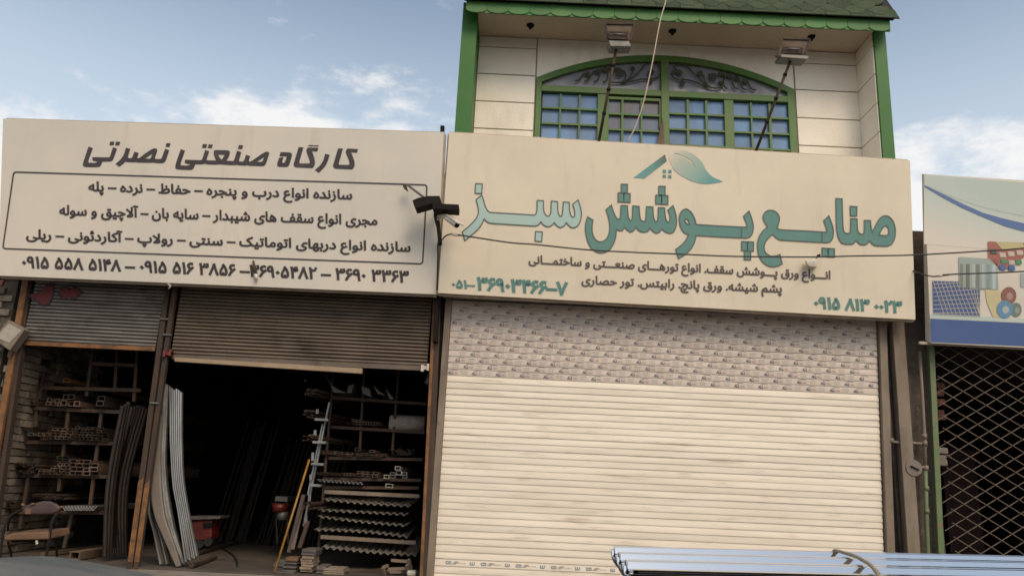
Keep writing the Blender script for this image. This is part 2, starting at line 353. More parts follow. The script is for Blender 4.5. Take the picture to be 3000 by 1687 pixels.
def chaikin(pts, thr=42, it=2):
    pts = [(p[0], p[1]) for p in pts]
    n = len(pts); keep = []
    for i in range(n):
        a, b, c = pts[i - 1], pts[i], pts[(i + 1) % n]
        t = math.degrees(atan2(b[1] - a[1], b[0] - a[0]) - atan2(c[1] - b[1], c[0] - b[0])); t = abs((t + 180) % 360 - 180); keep.append(t > thr)
    cur = list(zip(pts, keep))
    for _ in range(it):
        o = []; n = len(cur)
        for i in range(n):
            (p, k) = cur[i]; q0 = cur[i - 1][0]; q1 = cur[(i + 1) % n][0]
            if k: o.append((p, True)); continue
            for q in (q0, q1):
                dx, dy = q[0] - p[0], q[1] - p[1]; ln = sqrt(dx * dx + dy * dy) or 1; st = min(.25 * ln, 30 if _ == 0 else 12)
                o.append(((p[0] + dx / ln * st, p[1] + dy / ln * st), False))
        cur = o
    return [p for p, k in cur]
def glyph(parent, shapes, mat, conv=lambda u, v: (u, v), off=.004, edge=None, ew=3.2, lines=(), name='letter', smooth=True):
    """traced letters: each shape = [outer, hole, ...] in zoom units; conv -> photo points; edge = outline material"""
    eb = MB(); o = None
    for sh in shapes:
        mb = MB()
        rings = [[conv(*p) for p in (chaikin(r) if smooth and len(r) > 4 else r)] for r in sh]
        mb.poly(rings[0], rings[1:], lambda x, y: sg(x, y, off)); o = mb.obj(name, mat, parent)
        if edge:
            for r in rings:
                n = len(r)
                area = sum(r[i - 1][0] * r[i][1] - r[i][0] * r[i - 1][1] for i in range(n))
                cen = []
                for i in range(n):
                    a, b, c = r[i - 1], r[i], r[(i + 1) % n]
                    n1 = Vector((b[1] - a[1], a[0] - b[0])); n2 = Vector((c[1] - b[1], b[0] - c[0]))
                    if n1.length: n1.normalize()
                    if n2.length: n2.normalize()
                    nn = n1 + n2
                    nn = nn.normalized() if nn.length > .1 else n1
                    k = 1 / max(.5, nn.dot(n1)) if n1.length else 1
                    cen.append((b, nn * k * ew / 2))
                i0 = len(eb.v)
                for b, d in cen: eb.v += [sg(b[0] + d.x, b[1] + d.y, off + .003), sg(b[0] - d.x, b[1] - d.y, off + .003)]
                for i in range(n): j = (i + 1) % n; eb.f.append((i0 + 2 * i, i0 + 2 * j, i0 + 2 * j + 1, i0 + 2 * i + 1))
    for a, b in lines:
        a, b = conv(*a), conv(*b); d = Vector((b[0] - a[0], b[1] - a[1])).normalized() * ew / 2; i0 = len(eb.v)
        eb.v += [sg(a[0] - d.y, a[1] + d.x, off + .003), sg(b[0] - d.y, b[1] + d.x, off + .003), sg(b[0] + d.y, b[1] - d.x, off + .003), sg(a[0] + d.y, a[1] - d.x, off + .003)]
        eb.f.append((i0, i0 + 1, i0 + 2, i0 + 3))
    if edge: eb.obj('lettering_outline', edge, parent)['kind'] = 'stuff'
    return o

# ================================================================== SETTING
g = struct(MB().box((-150, -150, -.45), (150, -1.6, -.25)).obj('road', m_road))
g = struct(MB().box((-150, -1.596, -.45), (150, 0.0, -.02)).obj('pavement', m_pave))
for k in range(26):                                            # kerb stones along the pavement edge
    x = -9 + k * .82
    g = struct(bevel(MB().box((x, -1.72, -.4), (x + .8, -1.60, -.014)).obj('kerb', m_pave), .01))
struct(MB().box((-150, 14.0, -.5), (150, 160, -.03)).obj('ground', m_pave))

# ------------------------------------------------------------------ left shop building
bl = thing('shop_building', 'low open-fronted metal workshop under the left cream sign, dark inside', 'building', (-3.4, 4, 0))
MB().box((-6.3, .002, -.02), (-.75, 10, 0)).obj('floor', m_floor, bl)
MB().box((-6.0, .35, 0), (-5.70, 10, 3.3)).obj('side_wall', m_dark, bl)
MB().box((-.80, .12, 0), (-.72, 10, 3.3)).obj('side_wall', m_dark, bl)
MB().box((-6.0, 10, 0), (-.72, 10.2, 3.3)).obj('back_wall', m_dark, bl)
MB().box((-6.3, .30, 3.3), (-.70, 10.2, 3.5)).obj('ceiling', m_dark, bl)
MB().box((-6.3, .30, 3.5), (-.86, .50, 4.77)).obj('parapet', m_cream, bl)
MB().box((-6.3, .0, 3.1), (-.80, .30, 3.3)).obj('lintel', m_dark, bl)
# outer pillar, left end
MB().box((-7.2, .06, -.02), (-5.78, .35, 3.3)).obj('pillar', m_rubble, bl)
bk = MB().box((-.125, -.03, -.036), (.125, .03, .036)); bo = bk.obj('brick', m_brick, None, origin=(0, 0, 0))
bevel(bo, .006, 1); bme = bo.data
bpy.data.objects.remove(bo)
def brick(p, axis, me=None):
    o = inst(bme, 'brick', bl, Vector(p) - bl.location, (random.uniform(-.04, .04), random.uniform(-.02, .02), (pi / 2 if axis else 0) + random.uniform(-.04, .04)), (1, random.uniform(.8, 1.35), random.uniform(.94, 1.05)))
    return o
for r in range(32):
    for c in range(7):
        z = .05 + r * .083; y = .18 + c * .262 + (.13 if r % 2 else 0)
        if random.random() < .03: continue
        brick((-5.685 + random.uniform(-.012, .012), y, z), 1)
for r in range(36):
    for c in range(2):
        brick((-5.92 - c * .262 - (.1 if r % 2 else 0), .055 + random.uniform(-.008, .008), .03 + r * .083), 0)

# ------------------------------------------------------------------ roller shutters
def slat_profile(p, d): return [(.002, .02 * p), (-d, .03 * p), (-d, .14 * p), (-.85 * d, .40 * p), (-.5 * d, .72 * p), (-.1 * d, 1.03 * p), (.012, 1.03 * p), (.012, .04 * p)]
def old_profile(p, d): return [(.004, 0), (-.2 * d, .05 * p), (-.8 * d, .25 * p), (-d, .5 * p), (-.8 * d, .75 * p), (-.2 * d, .93 * p), (.004, .975 * p), (.012, .975 * p), (.012, 0)]
def slat_mesh(name, p, d, mat, seg=1):
    mb = MB(); pr = slat_profile(p, d) if seg == 1 else [(.008, 0), (-.2 * d, .10 * p), (-.8 * d, .28 * p), (-d, .48 * p), (-.8 * d, .68 * p), (-.2 * d, .86 * p), (.008, .98 * p), (.012, .98 * p), (.012, 0)]
    mb.prism([(0, y, z) for y, z in pr], [(1, y, z) for y, z in pr])
    o = mb.obj(name, mat, None, origin=(0, 0, 0)); smooth_angle(o, 60); me = o.data; bpy.data.objects.remove(o); return me
PIT = .0729
me_s = slat_mesh('slat', PIT, .0095, m_shut); me_p = slat_mesh('slat', PIT, .008, m_shutp)
sh = thing('roller_shutter', 'large closed cream roller shutter under the green-lettered sign, upper rows in printed film', 'shutter', (-.69, .03, 0))
def tri_text(mbs, s, x, z, h, wd, y, weight=.02, shear=.2):
    v, f = s if isinstance(s, tuple) else text_mesh(s, weight, shear)
    x0 = min(p.x for p in v); x1 = max(p.x for p in v); z1 = max(p.y for p in v); i = len(mbs.v)
    mbs.v += [Vector((x + (p.x - x0) / (x1 - x0) * wd, y - p.z * .0008, z + p.y / z1 * h)) for p in v]; mbs.f += [tuple(i + k for k in q) for q in f]
T_AGI = text_mesh('ALL', .03, .25); T_TEC = text_mesh('TEC', .01, .25); T_LU = text_mesh('LU', .04); T_CO = text_mesh('CO', .04)
for i in range(42):
    z = .008 + i * PIT; printed = i >= 30
    x0 = -.69; x1 = 4.12 + (4.265 - 4.12) * z / 3.06
    o = inst(me_p if printed else me_s, 'slat', sh, Vector((x0, .03 + random.uniform(-.0008, .0008), z)) - sh.location, (random.uniform(-.03, .03), random.uniform(-.0007, .0007), 0), (x1 - x0, 1, 1))
    sl = o
    if printed:
        o1, o2, o3 = MB(), MB(), MB(); off = (i * .37 % 1) * .27; fade = (i - 30) / 12
        x = .01 - off + .02
        while x < 4.85 - (0 if i > 31 else .02):
            zz = .020
            if x > .0:
                tri_text(o1, T_AGI, x, zz - .006, .032, .062, -.0110)
                if x + .12 < 4.8: tri_text(o2, T_TEC, x + .066, zz - .006, .022, .056, -.0110)
                arc = [(x + .03 + .085 * k / 6, -.0110, zz + .033 + .010 * sin(pi * k / 6)) for k in range(7)]
                i0 = len(o1.v); o1.v += [Vector(a) for a in arc] + [Vector((a[0], a[1], a[2] + .004)) for a in arc]
                o1.f += [(i0 + k, i0 + k + 1, i0 + k + 8, i0 + k + 7) for k in range(6)]
            if x + .23 < 4.8 and x + .15 > 0:
                for k in range(3):
                    xx = x + .155 + k * .022; j = len(o3.v); o3.v += [Vector((xx, -.0110, zz)), Vector((xx + .012, -.0110, zz)), Vector((xx + .012, -.0110, zz + .008)), Vector((xx, -.0110, zz + .008))]; o3.f.append((j, j + 1, j + 2, j + 3))
                j = len(o3.v); o3.v += [Vector((x + .145, -.0110, zz + .026)), Vector((x + .225, -.0110, zz + .026)), Vector((x + .225, -.0110, zz + .030)), Vector((x + .145, -.0110, zz + .030))]; o3.f.append((j, j + 1, j + 2, j + 3))
            x += .272
        for mb, mt in ((o1, m_navy), (o2, m_red), (o3, m_greyp)):
            if mb.v:
                for v in mb.v: v.x /= (x1 - x0)
                q = mb.obj('print', mt, None, origin=(0, 0, 0)); q.parent = sl; q['kind'] = 'stuff'
    if i == 2:
        o1 = MB(); o2 = MB(); x = -.31
        while x < 2.2:
            if x > 0: tri_text(o2, 'CO', x + .0, .022, .026, .06, -.0110, .05, 0) if False else None
            tri_text(o1, T_CO, max(.0, x) + .115, .020, .032, .062, -.0110)
            tri_text(o1, T_LU, max(.0, x) + .0 + .0, .020, .032, .050, -.0110) if x > 0 else None
            for k in range(3):
                j = len(o2.v); a = max(.0, x) + .182 + k * .016; o2.v += [Vector((a, -.0110, .020)), Vector((a + .010, -.0110, .020)), Vector((a + .045, -.0110, .052)), Vector((a + .035, -.0110, .052))]; o2.f.append((j, j + 1, j + 2, j + 3))
            for k in range(4):
                j = len(o2.v); a = max(.0, x) + .25 + k * .022; o2.v += [Vector((a, -.0110, .030)), Vector((a + .012, -.0110, .030)), Vector((a + .012, -.0110, .037)), Vector((a, -.0110, .037))]; o2.f.append((j, j + 1, j + 2, j + 3))
            x = max(.0, x) + .376
        for mb, mt in ((o1, m_blue), (o2, m_greyp)):
            for v in mb.v: v.x /= (x1 - x0)
            q = mb.obj('print', mt, None, origin=(0, 0, 0)); q.parent = sl; q['kind'] = 'stuff'
def jamb(name, x0, x1, y0, y1, z0, z1, mat, parent, lean=0.0):
    return MB().prism([(x0 + lean, y0, z0), (x1 + lean, y0, z0), (x1 + lean, y1, z0), (x0 + lean, y1, z0)], [(x0, y0, z1), (x1, y0, z1), (x1, y1, z1), (x0, y1, z1)]).obj(name, mat, parent)
bevel(jamb('guide_rail', -.765, -.694, -.03, .07, 0, 3.08, m_beige, sh), .004)
bevel(jamb('guide_rail', 4.275, 4.36, -.03, .07, 0, 3.08, m_beige, sh, -.14), .004)

P2 = .0425
me_g = slat_mesh('slat', P2, .015, m_gal, 2); me_b = slat_mesh('slat', P2, .015, m_galb, 2)
s1 = thing('roller_shutter', 'small grey roller shutter half raised at the far left, red graffiti near its top', 'shutter', (-5.56, .05, 2.34))
for i in range(18):
    z = 2.365 + i * P2
    inst(me_g, 'slat', s1, Vector((-5.57, .05, z)) - s1.location, (random.uniform(-.03, .03), .004, 0), (1.52, 1, 1))
bevel(MB().box((-5.56, .035, 2.315), (-4.05, .065, 2.363)).obj('bottom_bar', m_orange, s1), .003)
# graffiti, two sprayed shapes
A1 = zf(0, 800, 3.219)
def spray(pts, mat, Y): return MB().poly([A1(*p) for p in pts], (), lambda x, y: at(x, y, Y)).obj('graffiti', mat, s1)
m_gr1 = M('dark_red_spray', (.16, .018, .018), (.11, .015, .015), 20, rough=.7); m_gr2 = M('black_spray', (.02, .016, .018), rough=.7)
for pts in ([(470, 92), (520, 105), (515, 150), (505, 200), (488, 265), (470, 300), (420, 315), (380, 302), (330, 262), (270, 222), (272, 200), (340, 190), (385, 165), (420, 120)],
            [(540, 180), (575, 155), (590, 125), (625, 128), (655, 158), (690, 130), (715, 125), (745, 150), (788, 182), (760, 200), (725, 230), (700, 258), (675, 240), (640, 225), (610, 252), (580, 250), (560, 215)]):
    cx = sum(p[0] for p in pts) / len(pts); cy = sum(p[1] for p in pts) / len(pts)
    spray(pts, m_gr2, .0335)
    spray([(cx + (p[0] - cx) * .86, cy + (p[1] - cy) * .84) for p in pts], m_gr1, .0315)
s2 = thing('roller_shutter', 'wide brown-grey roller shutter half raised over the workshop doorway', 'shutter', (-3.8, .05, 2.3))
for i in range(19):
    z = 2.29 + i * P2
    inst(me_b, 'slat', s2, Vector((-3.86, .05, z)) - s2.location, (random.uniform(-.03, .03), .002, 0), (2.93, 1, 1))
MB().box((-3.84, .034, 2.235), (-.94, .07, 2.288)).obj('bottom_bar', m_galb, s2)
bevel(MB().prism([(-3.80, .015, 2.205), (-1.66, .015, 2.165), (-1.66, .06, 2.165), (-3.80, .06, 2.205)], [(-3.80, .015, 2.25), (-1.66, .015, 2.225), (-1.66, .06, 2.225), (-3.80, .06, 2.25)]).obj('bottom_plank', m_cardb, s2), .004)
for (x, y, mt) in ((425, 890, None),): pass
def ubolt(px, py, mat, par):
    c = at(px, py, 0); mb = MB(); mb.box((c.x - .045, -.03, c.z - .02), (c.x + .045, .02, c.z + .02)); mb.box((c.x - .045, -.05, c.z - .045), (c.x - .015, .02, c.z + .03)); mb.box((c.x + .02, -.05, c.z - .03), (c.x + .045, .02, c.z + .045))
    return bevel(mb.obj('lock_bracket', mat, par), .003)
ubolt(494, 1036, m_redp, s2); ubolt(1246, 1078, m_white, s2)

# posts and one black gap strip of the workshop front, each its own part of the building
def pst(pts, wd, dp, mat, Y=0.0, name='post'):
    mb = MB(); a, b = at(*pts[0], Y), at(*pts[1], Y); xz = lambda z: b.x + (a.x - b.x) * (z - b.z) / (a.z - b.z)
    xb, xt = xz(-.02), xz(3.09)
    mb.prism([(xb - wd / 2, Y, -.02), (xb + wd / 2, Y, -.02), (xb + wd / 2, Y + dp, -.02), (xb - wd / 2, Y + dp, -.02)], [(xt - wd / 2, Y, 3.09), (xt + wd / 2, Y, 3.09), (xt + wd / 2, Y + dp, 3.09), (xt - wd / 2, Y + dp, 3.09)])
    return bevel(mb.obj(name, mat, bl), .004)
pst([(490, 840), (382, 1641)], .058, .06, m_rust, -.01); pst([(511, 840), (400, 1641)], .052, .06, m_rust, -.01)
# orange primer patches low on the twin posts
for a, b in (((412, 1410), (381, 1645)), ((431, 1418), (400, 1645))):
    p, q = at(*a, -.013), at(*b, -.013)
    MB().prism([(q.x - .026, -.0135, q.z), (q.x + .026, -.0135, q.z), (q.x + .026, -.011, q.z), (q.x - .026, -.011, q.z)], [(p.x - .026, -.0135, p.z), (p.x + .026, -.0135, p.z + .05), (p.x + .026, -.011, p.z + .05), (p.x - .026, -.011, p.z)]).obj('paint_patch', m_orange, bl)
pst([(70, 840), (1, 1230)], .07, .05, m_orange, .0); pst([(84, 840), (26, 1230)], .045, .08, m_rust, .03)
pst([(1281, 870), (1250, 1640)], .085, .08, m_rust, -.02); pst([(1296, 870), (1262, 1640)], .05, .10, m_black, .03)  # the black one is a strip standing for the shade in the gap
pst([(1262, 1100), (1236, 1640)], .035, .05, m_orange, -.028)
for px, py in ((480, 934), (489, 980), (452, 1180)):
    c = at(px, py, -.03); bevel(MB().box((c.x - .05, -.03, c.z - .008), (c.x + .05, -.012, c.z + .008)).obj('hinge_pin', m_grey, bl), .002)

# ------------------------------------------------------------------ right shop building, two storeys
br = thing('two_storey_building', 'two-storey cream building with green columns, arched window and shingled eave', 'building', (2, 4, 0))
MB().box((-.76, .08, -.02), (-.70, 9, 3.3)).obj('side_wall', m_dark, br)
MB().box((-.70, .12, 0), (4.5, .2, 3.3)).obj('inner_wall', m_dark, br)
MB().box((-.80, .05, 3.1), (4.72, .6, 4.0)).obj('floor_band', m_cream, br)
MB().box((-.80, .75, 3.9), (4.72, 9, 7.6)).obj('back_block', m_stucco, br)
bevel(MB().box((-.81, .10, 3.9), (-.612, .74, 7.12)).obj('column', m_green, br), .006)
bevel(MB().prism([(4.545, .10, 3.9), (4.70, .10, 3.9), (4.70, .74, 3.9), (4.545, .74, 3.9)], [(4.575, .10, 7.12), (4.735, .10, 7.12), (4.735, .74, 7.12), (4.575, .74, 7.12)]).obj('column', m_green, br), .006)
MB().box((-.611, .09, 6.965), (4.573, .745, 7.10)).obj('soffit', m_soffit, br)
# recess wall round the arched window
WX0, WX1, WZS, WZT = .20, 3.69, 6.35, 6.775
def arch(x, k=1.0): t = (x - (WX0 + WX1) / 2) / ((WX1 - WX0) / 2); return WZS + (WZT - WZS) * (1 - abs(t) ** 2.1)
ring = [(WX0 + (WX1 - WX0) * k / 28, arch(WX0 + (WX1 - WX0) * k / 28)) for k in range(29)]
wall = MB(); outer = [(-.612, 3.95), (-.612, 6.964), (4.60, 6.964), (4.60, 3.95), (WX1, 3.95)] + list(reversed(ring)) + [(WX0, 3.95)]
pts3 = lambda Y: [Vector((x, Y, z)) for x, z in outer]
tri = tessellate_polygon([[Vector((x, z, 0)) for x, z in outer]]); n = len(outer)
wall.v = pts3(.615) + pts3(.74); wall.f = [tuple(t) for t in tri] + [tuple(n + k for k in reversed(t)) for t in tri] + [(k, n + k, n + (k + 1) % n, (k + 1) % n) for k in range(n)]
wall.obj('recess_wall', m_groove, br)
def panel(x0, x1, z0, z1, top=None):
    g = .007
    return bevel(MB().box((x0 + g, .598, z0 + g), (x1 - g, .614, z1 - g)).obj('panel', m_stucco, br), .004)
zl = [at(1480, 140, .6).z, at(1480, 219, .6).z, at(1475, 299, .6).z, at(1470, 379, .6).z]
zs = [6.96] + zl + [zl[-1] - .36, zl[-1] - .72, 3.95]
for a, b in zip(zs, zs[1:]): panel(-.611, .19, b, a)
zl2 = [at(2420, 189, .6).z, at(2425, 267, .6).z, at(2428, 349, .6).z, at(2430, 430, .6).z]
zs2 = [6.96] + zl2 + [zl2[-1] - .36, zl2[-1] - .72, 3.95]
for a, b in zip(zs2, zs2[1:]): panel(3.705, 4.585, b, a)
# panel above the arch, following its curve
up = [(WX0 + .0, 6.955)] + [(x, z + .012) for x, z in ring] + [(WX1, 6.955)]
tri = tessellate_polygon([[Vector((x, z, 0)) for x, z in up]]); mb = MB(); n = len(up)
mb.v = [Vector((x, .598, z)) for x, z in up] + [Vector((x, .614, z)) for x, z in up]
mb.f = [tuple(t) for t in tri] + [tuple(n + k for k in reversed(t)) for t in tri] + [(k, n + k, n + (k + 1) % n, (k + 1) % n) for k in range(n)]
mb.obj('panel', m_stucco, br)
def colx(z): return 4.545 + .03 * (z - 3.9) / 3.22
for a, b in zip(zs2, zs2[1:]):      # panels on the right cheek of the recess
    q = lambda z, d: [(colx(z) - d, .125, z), (colx(z) - d, .592, z), (colx(z) - .001, .592, z), (colx(z) - .001, .125, z)]
    bevel(MB().prism(q(b + .006, .014), q(a - .006, .014)).obj('panel', m_stucco, br), .003)
# arched window
win = MB()
fw = MB()
def WX(px): return .217 + (px - 1576) * .0046035
FY0, FY1 = .575, .66
wo = bpy.data.objects.new('arched_window', None); COL.objects.link(wo); wo.parent = br; wo.location = Vector((1.95, .62, 5.2)) - br.location
wo.empty_display_size = .1
def wp(name, mb, mat, smooth=False): return mb.obj(name, mat, wo, smooth)
def archband(dz0, dz1, y0, y1, xa, xb, n=26):
    mb = MB()
    for k in range(n):
        a = xa + (xb - xa) * k / n; b = xa + (xb - xa) * (k + 1) / n
        qa = [(a, y0, arch(a) - dz1), (a, y0, arch(a) - dz0), (a, y1, arch(a) - dz0), (a, y1, arch(a) - dz1)]
        qb = [(b, y0, arch(b) - dz1), (b, y0, arch(b) - dz0), (b, y1, arch(b) - dz0), (b, y1, arch(b) - dz1)]
        mb.prism(qa, qb)
    return mb
wp('arch_rail', archband(.003, .095, FY0, FY1, WX0 + .002, WX1 - .002), m_greenw)
ZT0, ZT1 = 6.20, 6.268                 # transom
zc1 = 5.18
bevel(wp('frame_post', MB().box((WX0 + .002, FY0 + .002, zc1), (WX0 + .075, FY1 - .002, WZS - .0)), m_greenw), .004)
bevel(wp('frame_post', MB().box((WX1 - .10, FY0 + .002, zc1), (WX1 - .002, FY1 - .002, WZS - .0)), m_greenw), .004)
CX0, CX1 = WX(1938), WX(1961)
bevel(wp('frame_post', MB().box((CX0, FY0 - .012, zc1), (CX1, FY1 - .004, 6.70)), m_greenw), .004)
bevel(wp('transom', MB().box((WX0 + .076, FY0 - .006, ZT0 - .05), (WX1 - .101, FY1 - .006, ZT1 - .03)), m_greenw), .004)
bays = [([1595, 1642, 1648, 1698, 1704, 1752], 0), ([1787, 1822, 1829, 1878, 1884, 1932], 1), ([1966, 2012, 2020, 2066, 2074, 2121], 0), ([2150, 2198, 2204, 2251, 2259, 2306], 0)]
posts = [(1753, 1783), (2122, 2149)]
for a, b in posts: bevel(wp('frame_post', MB().box((WX(a), FY0 + .004, zc1), (WX(b), FY1 - .004, ZT0 - .052)), m_greenw), .004)
zrow0 = ZT0 - .075; ph = .196; pp = .229
pane_me = {}
for xs, kind in bays:
    xa, xb = WX(xs[0]) - .012, WX(xs[5]) + .012; drop = .045 if kind else 0; z0 = zrow0 - drop
    if kind:
        bevel(wp('casement_rail', MB().box((xa - .02, FY0 + .01, z0 + .001), (xb + .012, FY1 - .01, z0 + .042)), m_greenw), .003)
        bevel(wp('casement_stile', MB().box((xa - .022, FY0 + .012, zc1), (xa + .008, FY1 - .012, z0)), m_greenw), .003)
        bevel(wp('casement_stile', MB().box((xb - .008, FY0 + .012, zc1), (xb + .014, FY1 - .012, z0)), m_greenw), .003)
    for a, b in ((xs[1], xs[2]), (xs[3], xs[4])):
        wp('muntin', MB().box((WX(a) + .002, FY0 + .012, zc1), (WX(b) - .002, FY0 + .040, z0)), m_greenw)
    for r in range(4):
        zt = z0 - r * pp
        for a, b in ((xs[0], xs[1]), (xs[2], xs[3]), (xs[4], xs[5])):
            m = m_panec if (kind and r < 2) else m_pane
            wp('pane', MB().box((WX(a) - .01, FY0 + .055, zt - ph - .02), (WX(b) + .01, FY0 + .062, zt + .01)), m)
        wp('muntin', MB().box((xa, FY0 + .009, zt - ph - .029), (xb, FY0 + .043, zt - ph - .003)), m_greenw)
# fanlight glass behind the scrolls
fan = [(x, z - .05) for x, z in ring]; fo = [(WX0 + .05, ZT1 - .03)] + fan[1:-1] + [(WX1 - .06, ZT1 - .03)]
mb = MB(); tri = tessellate_polygon([[Vector((x, z, 0)) for x, z in fo]]); n = len(fo)
mb.v = [Vector((x, FY0 + .058, z)) for x, z in fo] + [Vector((x, FY0 + .064, z)) for x, z in fo]
mb.f = [tuple(t) for t in tri] + [tuple(n + k for k in reversed(t)) for t in tri]
wp('pane', mb, m_pane2)
# scrolls
Zl = zf(1540, 140, 5.176); Zr = zf(1940, 160, 4.831)
def spiral(conv, cx, cy, r0, a0, turns, sgn, tail, name='scroll'):
    pts = []
    n = int(14 * turns)
    for k in range(n + 1):
        t = k / n; a = radians(a0) + sgn * 2 * pi * turns * (1 - t); r = r0 * (.12 + .88 * t)
        pts.append(conv(cx + r * cos(a), cy + r * sin(a)))
    tl = [conv(*q) for q in tail]
    pl = [at(p[0], p[1], FY0 + .02) for p in pts] + catmull([at(*pts[-1], FY0 + .02)] + [at(p[0], p[1], FY0 + .02) for p in tl], 5)[1:]
    wp(name, MB().tube(pl, .0098, 6), m_iron, True)
for cx, cy, tl in ((940, 395, [(870, 400), (838, 450), (800, 492), (750, 505)]), (1090, 358, [(1015, 370), (985, 430), (945, 490), (890, 510)]),
                   (1200, 328, [(1130, 345), (1118, 420), (1090, 490), (1035, 515)]), (1300, 310, [(1240, 330), (1245, 420), (1225, 500), (1170, 522)])):
    spiral(Zl, cx, cy, 42, 190, 1.5, -1, tl)
spiral(Zl, 1412, 388, 78, 200, 1.8, 1, [(1350, 320), (1420, 325), (1500, 370), (1515, 440), (1470, 510), (1400, 530), (1300, 525)])
spiral(Zl, 1615, 318, 36, 60, 1.4, -1, [(1610, 400), (1560, 470), (1470, 528)])
spiral(Zl, 1905, 362, 45, 180, 1.6, -1, [(1850, 430), (1910, 470), (2010, 440), (2050, 350), (2010, 260), (1920, 220), (1820, 250), (1740, 340), (1640, 440), (1540, 500), (1440, 535)])
spiral(Zl, 1888, 515, 32, 270, 1.4, 1, [(1850, 480), (1750, 480), (1600, 515), (1480, 535)])
spiral(Zr, 242, 268, 48, 180, 1.6, 1, [(150, 230), (140, 290), (180, 340), (250, 360), (300, 340)])
spiral(Zr, 235, 262, 20, 200, 1.0, 1, [(170, 170), (250, 135), (340, 160), (420, 240), (520, 340), (620, 430), (700, 470)])
spiral(Zr, 540, 262, 38, 120, 1.4, 1, [(580, 290), (600, 370), (640, 430), (690, 465)])
spiral(Zr, 718, 332, 62, 320, 1.7, -1, [(770, 300), (720, 275), (660, 290)])
spiral(Zr, 290, 412, 38, 250, 1.4, -1, [(300, 355), (420, 375), (560, 430), (690, 468), (800, 475), (860, 440), (870, 400)])
spiral(Zr, 826, 400, 24, 180, 1.3, 1, [(860, 430), (900, 470), (930, 485)])
for cx, cy, tl in ((830, 272, [(885, 300), (870, 380), (850, 430)]), (940, 298, [(985, 320), (995, 400), (1030, 470), (1080, 485)]),
                   (1045, 328, [(1090, 340), (1110, 410), (1140, 480), (1190, 495)]), (1160, 378, [(1205, 370), (1230, 430), (1270, 490), (1330, 502)])):
    spiral(Zr, cx, cy, 42, 0, 1.5, 1, tl)
# a curtain strip hanging out over the casement
cb = MB(); q = [at(1942, 345, .56), at(1946, 362, .56), at(1945, 425, .56), at(1924, 425, .56)]
cb.prism(q, [p + Vector((0, .012, 0)) for p in q]).obj('curtain', M('faded_curtain', (.16, .11, .075), (.12, .08, .055), 9, rough=.95), wo)

# eave: scalloped fascia and shingled skirt
MB().box((-.74, -.085, 6.86), (4.70, -.055, 7.06)).obj('fascia', m_green, br)
MB().box((-.74, -.054, 7.00), (4.70, .10, 7.06)).obj('fascia_soffit', m_green, br)
def disc(cx, cz, r, y0, y1, z1, n=14):
    pr = [(cx - r, z1), ] + [(cx - r * cos(pi * k / n), cz - r * .40 * sin(pi * k / n)) for k in range(n + 1)] + [(cx + r, z1)]
    return [(x, y0, z) for x, z in pr], [(x, y1, z) for x, z in pr]
sc_pitch = .272
for layer, y, zo in ((0, -.100, 6.888), (1, -.112, 6.888)):
    a, b = disc(0, 0, .134 if layer else .13, 0, .012, .11); o0 = MB().prism(a, b).obj('scallop_tile', m_scallop, None, origin=(0, 0, 0)); me = o0.data; bpy.data.objects.remove(o0)
    for k in range(20 + layer):
        x = -.62 + k * sc_pitch + (0 if layer else sc_pitch / 2)
        if x > 4.60: continue
        inst(me, 'scallop_tile', br, Vector((x, y, zo + random.uniform(-.003, .003))) - br.location, (0, random.uniform(-.02, .02), 0))
ea = radians(62)
def roofpt(x, s): return Vector((x, -.17 + s * cos(ea), 6.985 + s * sin(ea)))
MB().prism([(-.83, -.15, 6.99), (-.83, .02, 7.12), (-.83, .9, 8.6), (-.83, .80, 8.7)], [(4.80, -.15, 6.99), (4.80, .02, 7.12), (4.80, .9, 8.6), (4.80, .80, 8.7)]).obj('roof_deck', m_dark, br)
MB().box((-.78, -.140, 7.005), (4.74, -.090, 7.04)).obj('eave_shadow_strip', m_black, br)  # black strip that paints the shadow line under the shingle overhang
sw, shh, fl = .305, .125, .10
nrm = Vector((0, -sin(ea), cos(ea)))
tabp = [(-sw / 2, shh * .85), (-fl / 2, 0), (fl / 2, 0), (sw / 2, shh * .85), (sw / 2, shh * 1.7), (-sw / 2, shh * 1.7)]
A = [Vector((x, s * cos(ea), s * sin(ea))) for x, s in tabp]
o0 = MB().prism([p + nrm * .014 for p in A], [p + nrm * .004 for p in A]).obj('shingle', m_shingle, None, origin=(0, 0, 0)); me = o0.data; bpy.data.objects.remove(o0)
bot = [(-sw / 2, 0), (sw / 2, 0), (sw / 2, shh * 1.7), (-sw / 2, shh * 1.7)]
A = [Vector((x, s * cos(ea), s * sin(ea))) for x, s in bot]
o0 = MB().prism([p + nrm * .012 for p in A], [p + nrm * .0 for p in A]).obj('shingle', m_shingle, None, origin=(0, 0, 0)); meb = o0.data; bpy.data.objects.remove(o0)
for k in range(18): inst(meb, 'shingle', br, roofpt(-.655 + k * .3105, 0) - br.location, (random.uniform(-.004, .004), 0, 0))
for r in range(1, 7):
    for k in range(18 if r % 2 else 19):
        x = -.70 + k * .309 + (0 if r % 2 else -.1545)
        if x < -.75 or x > 4.66: continue
        inst(me, 'shingle', br, roofpt(x, r * shh - .055) + nrm * (.002 * (r % 3)) - br.location, (random.uniform(-.006, .006), 0, 0))

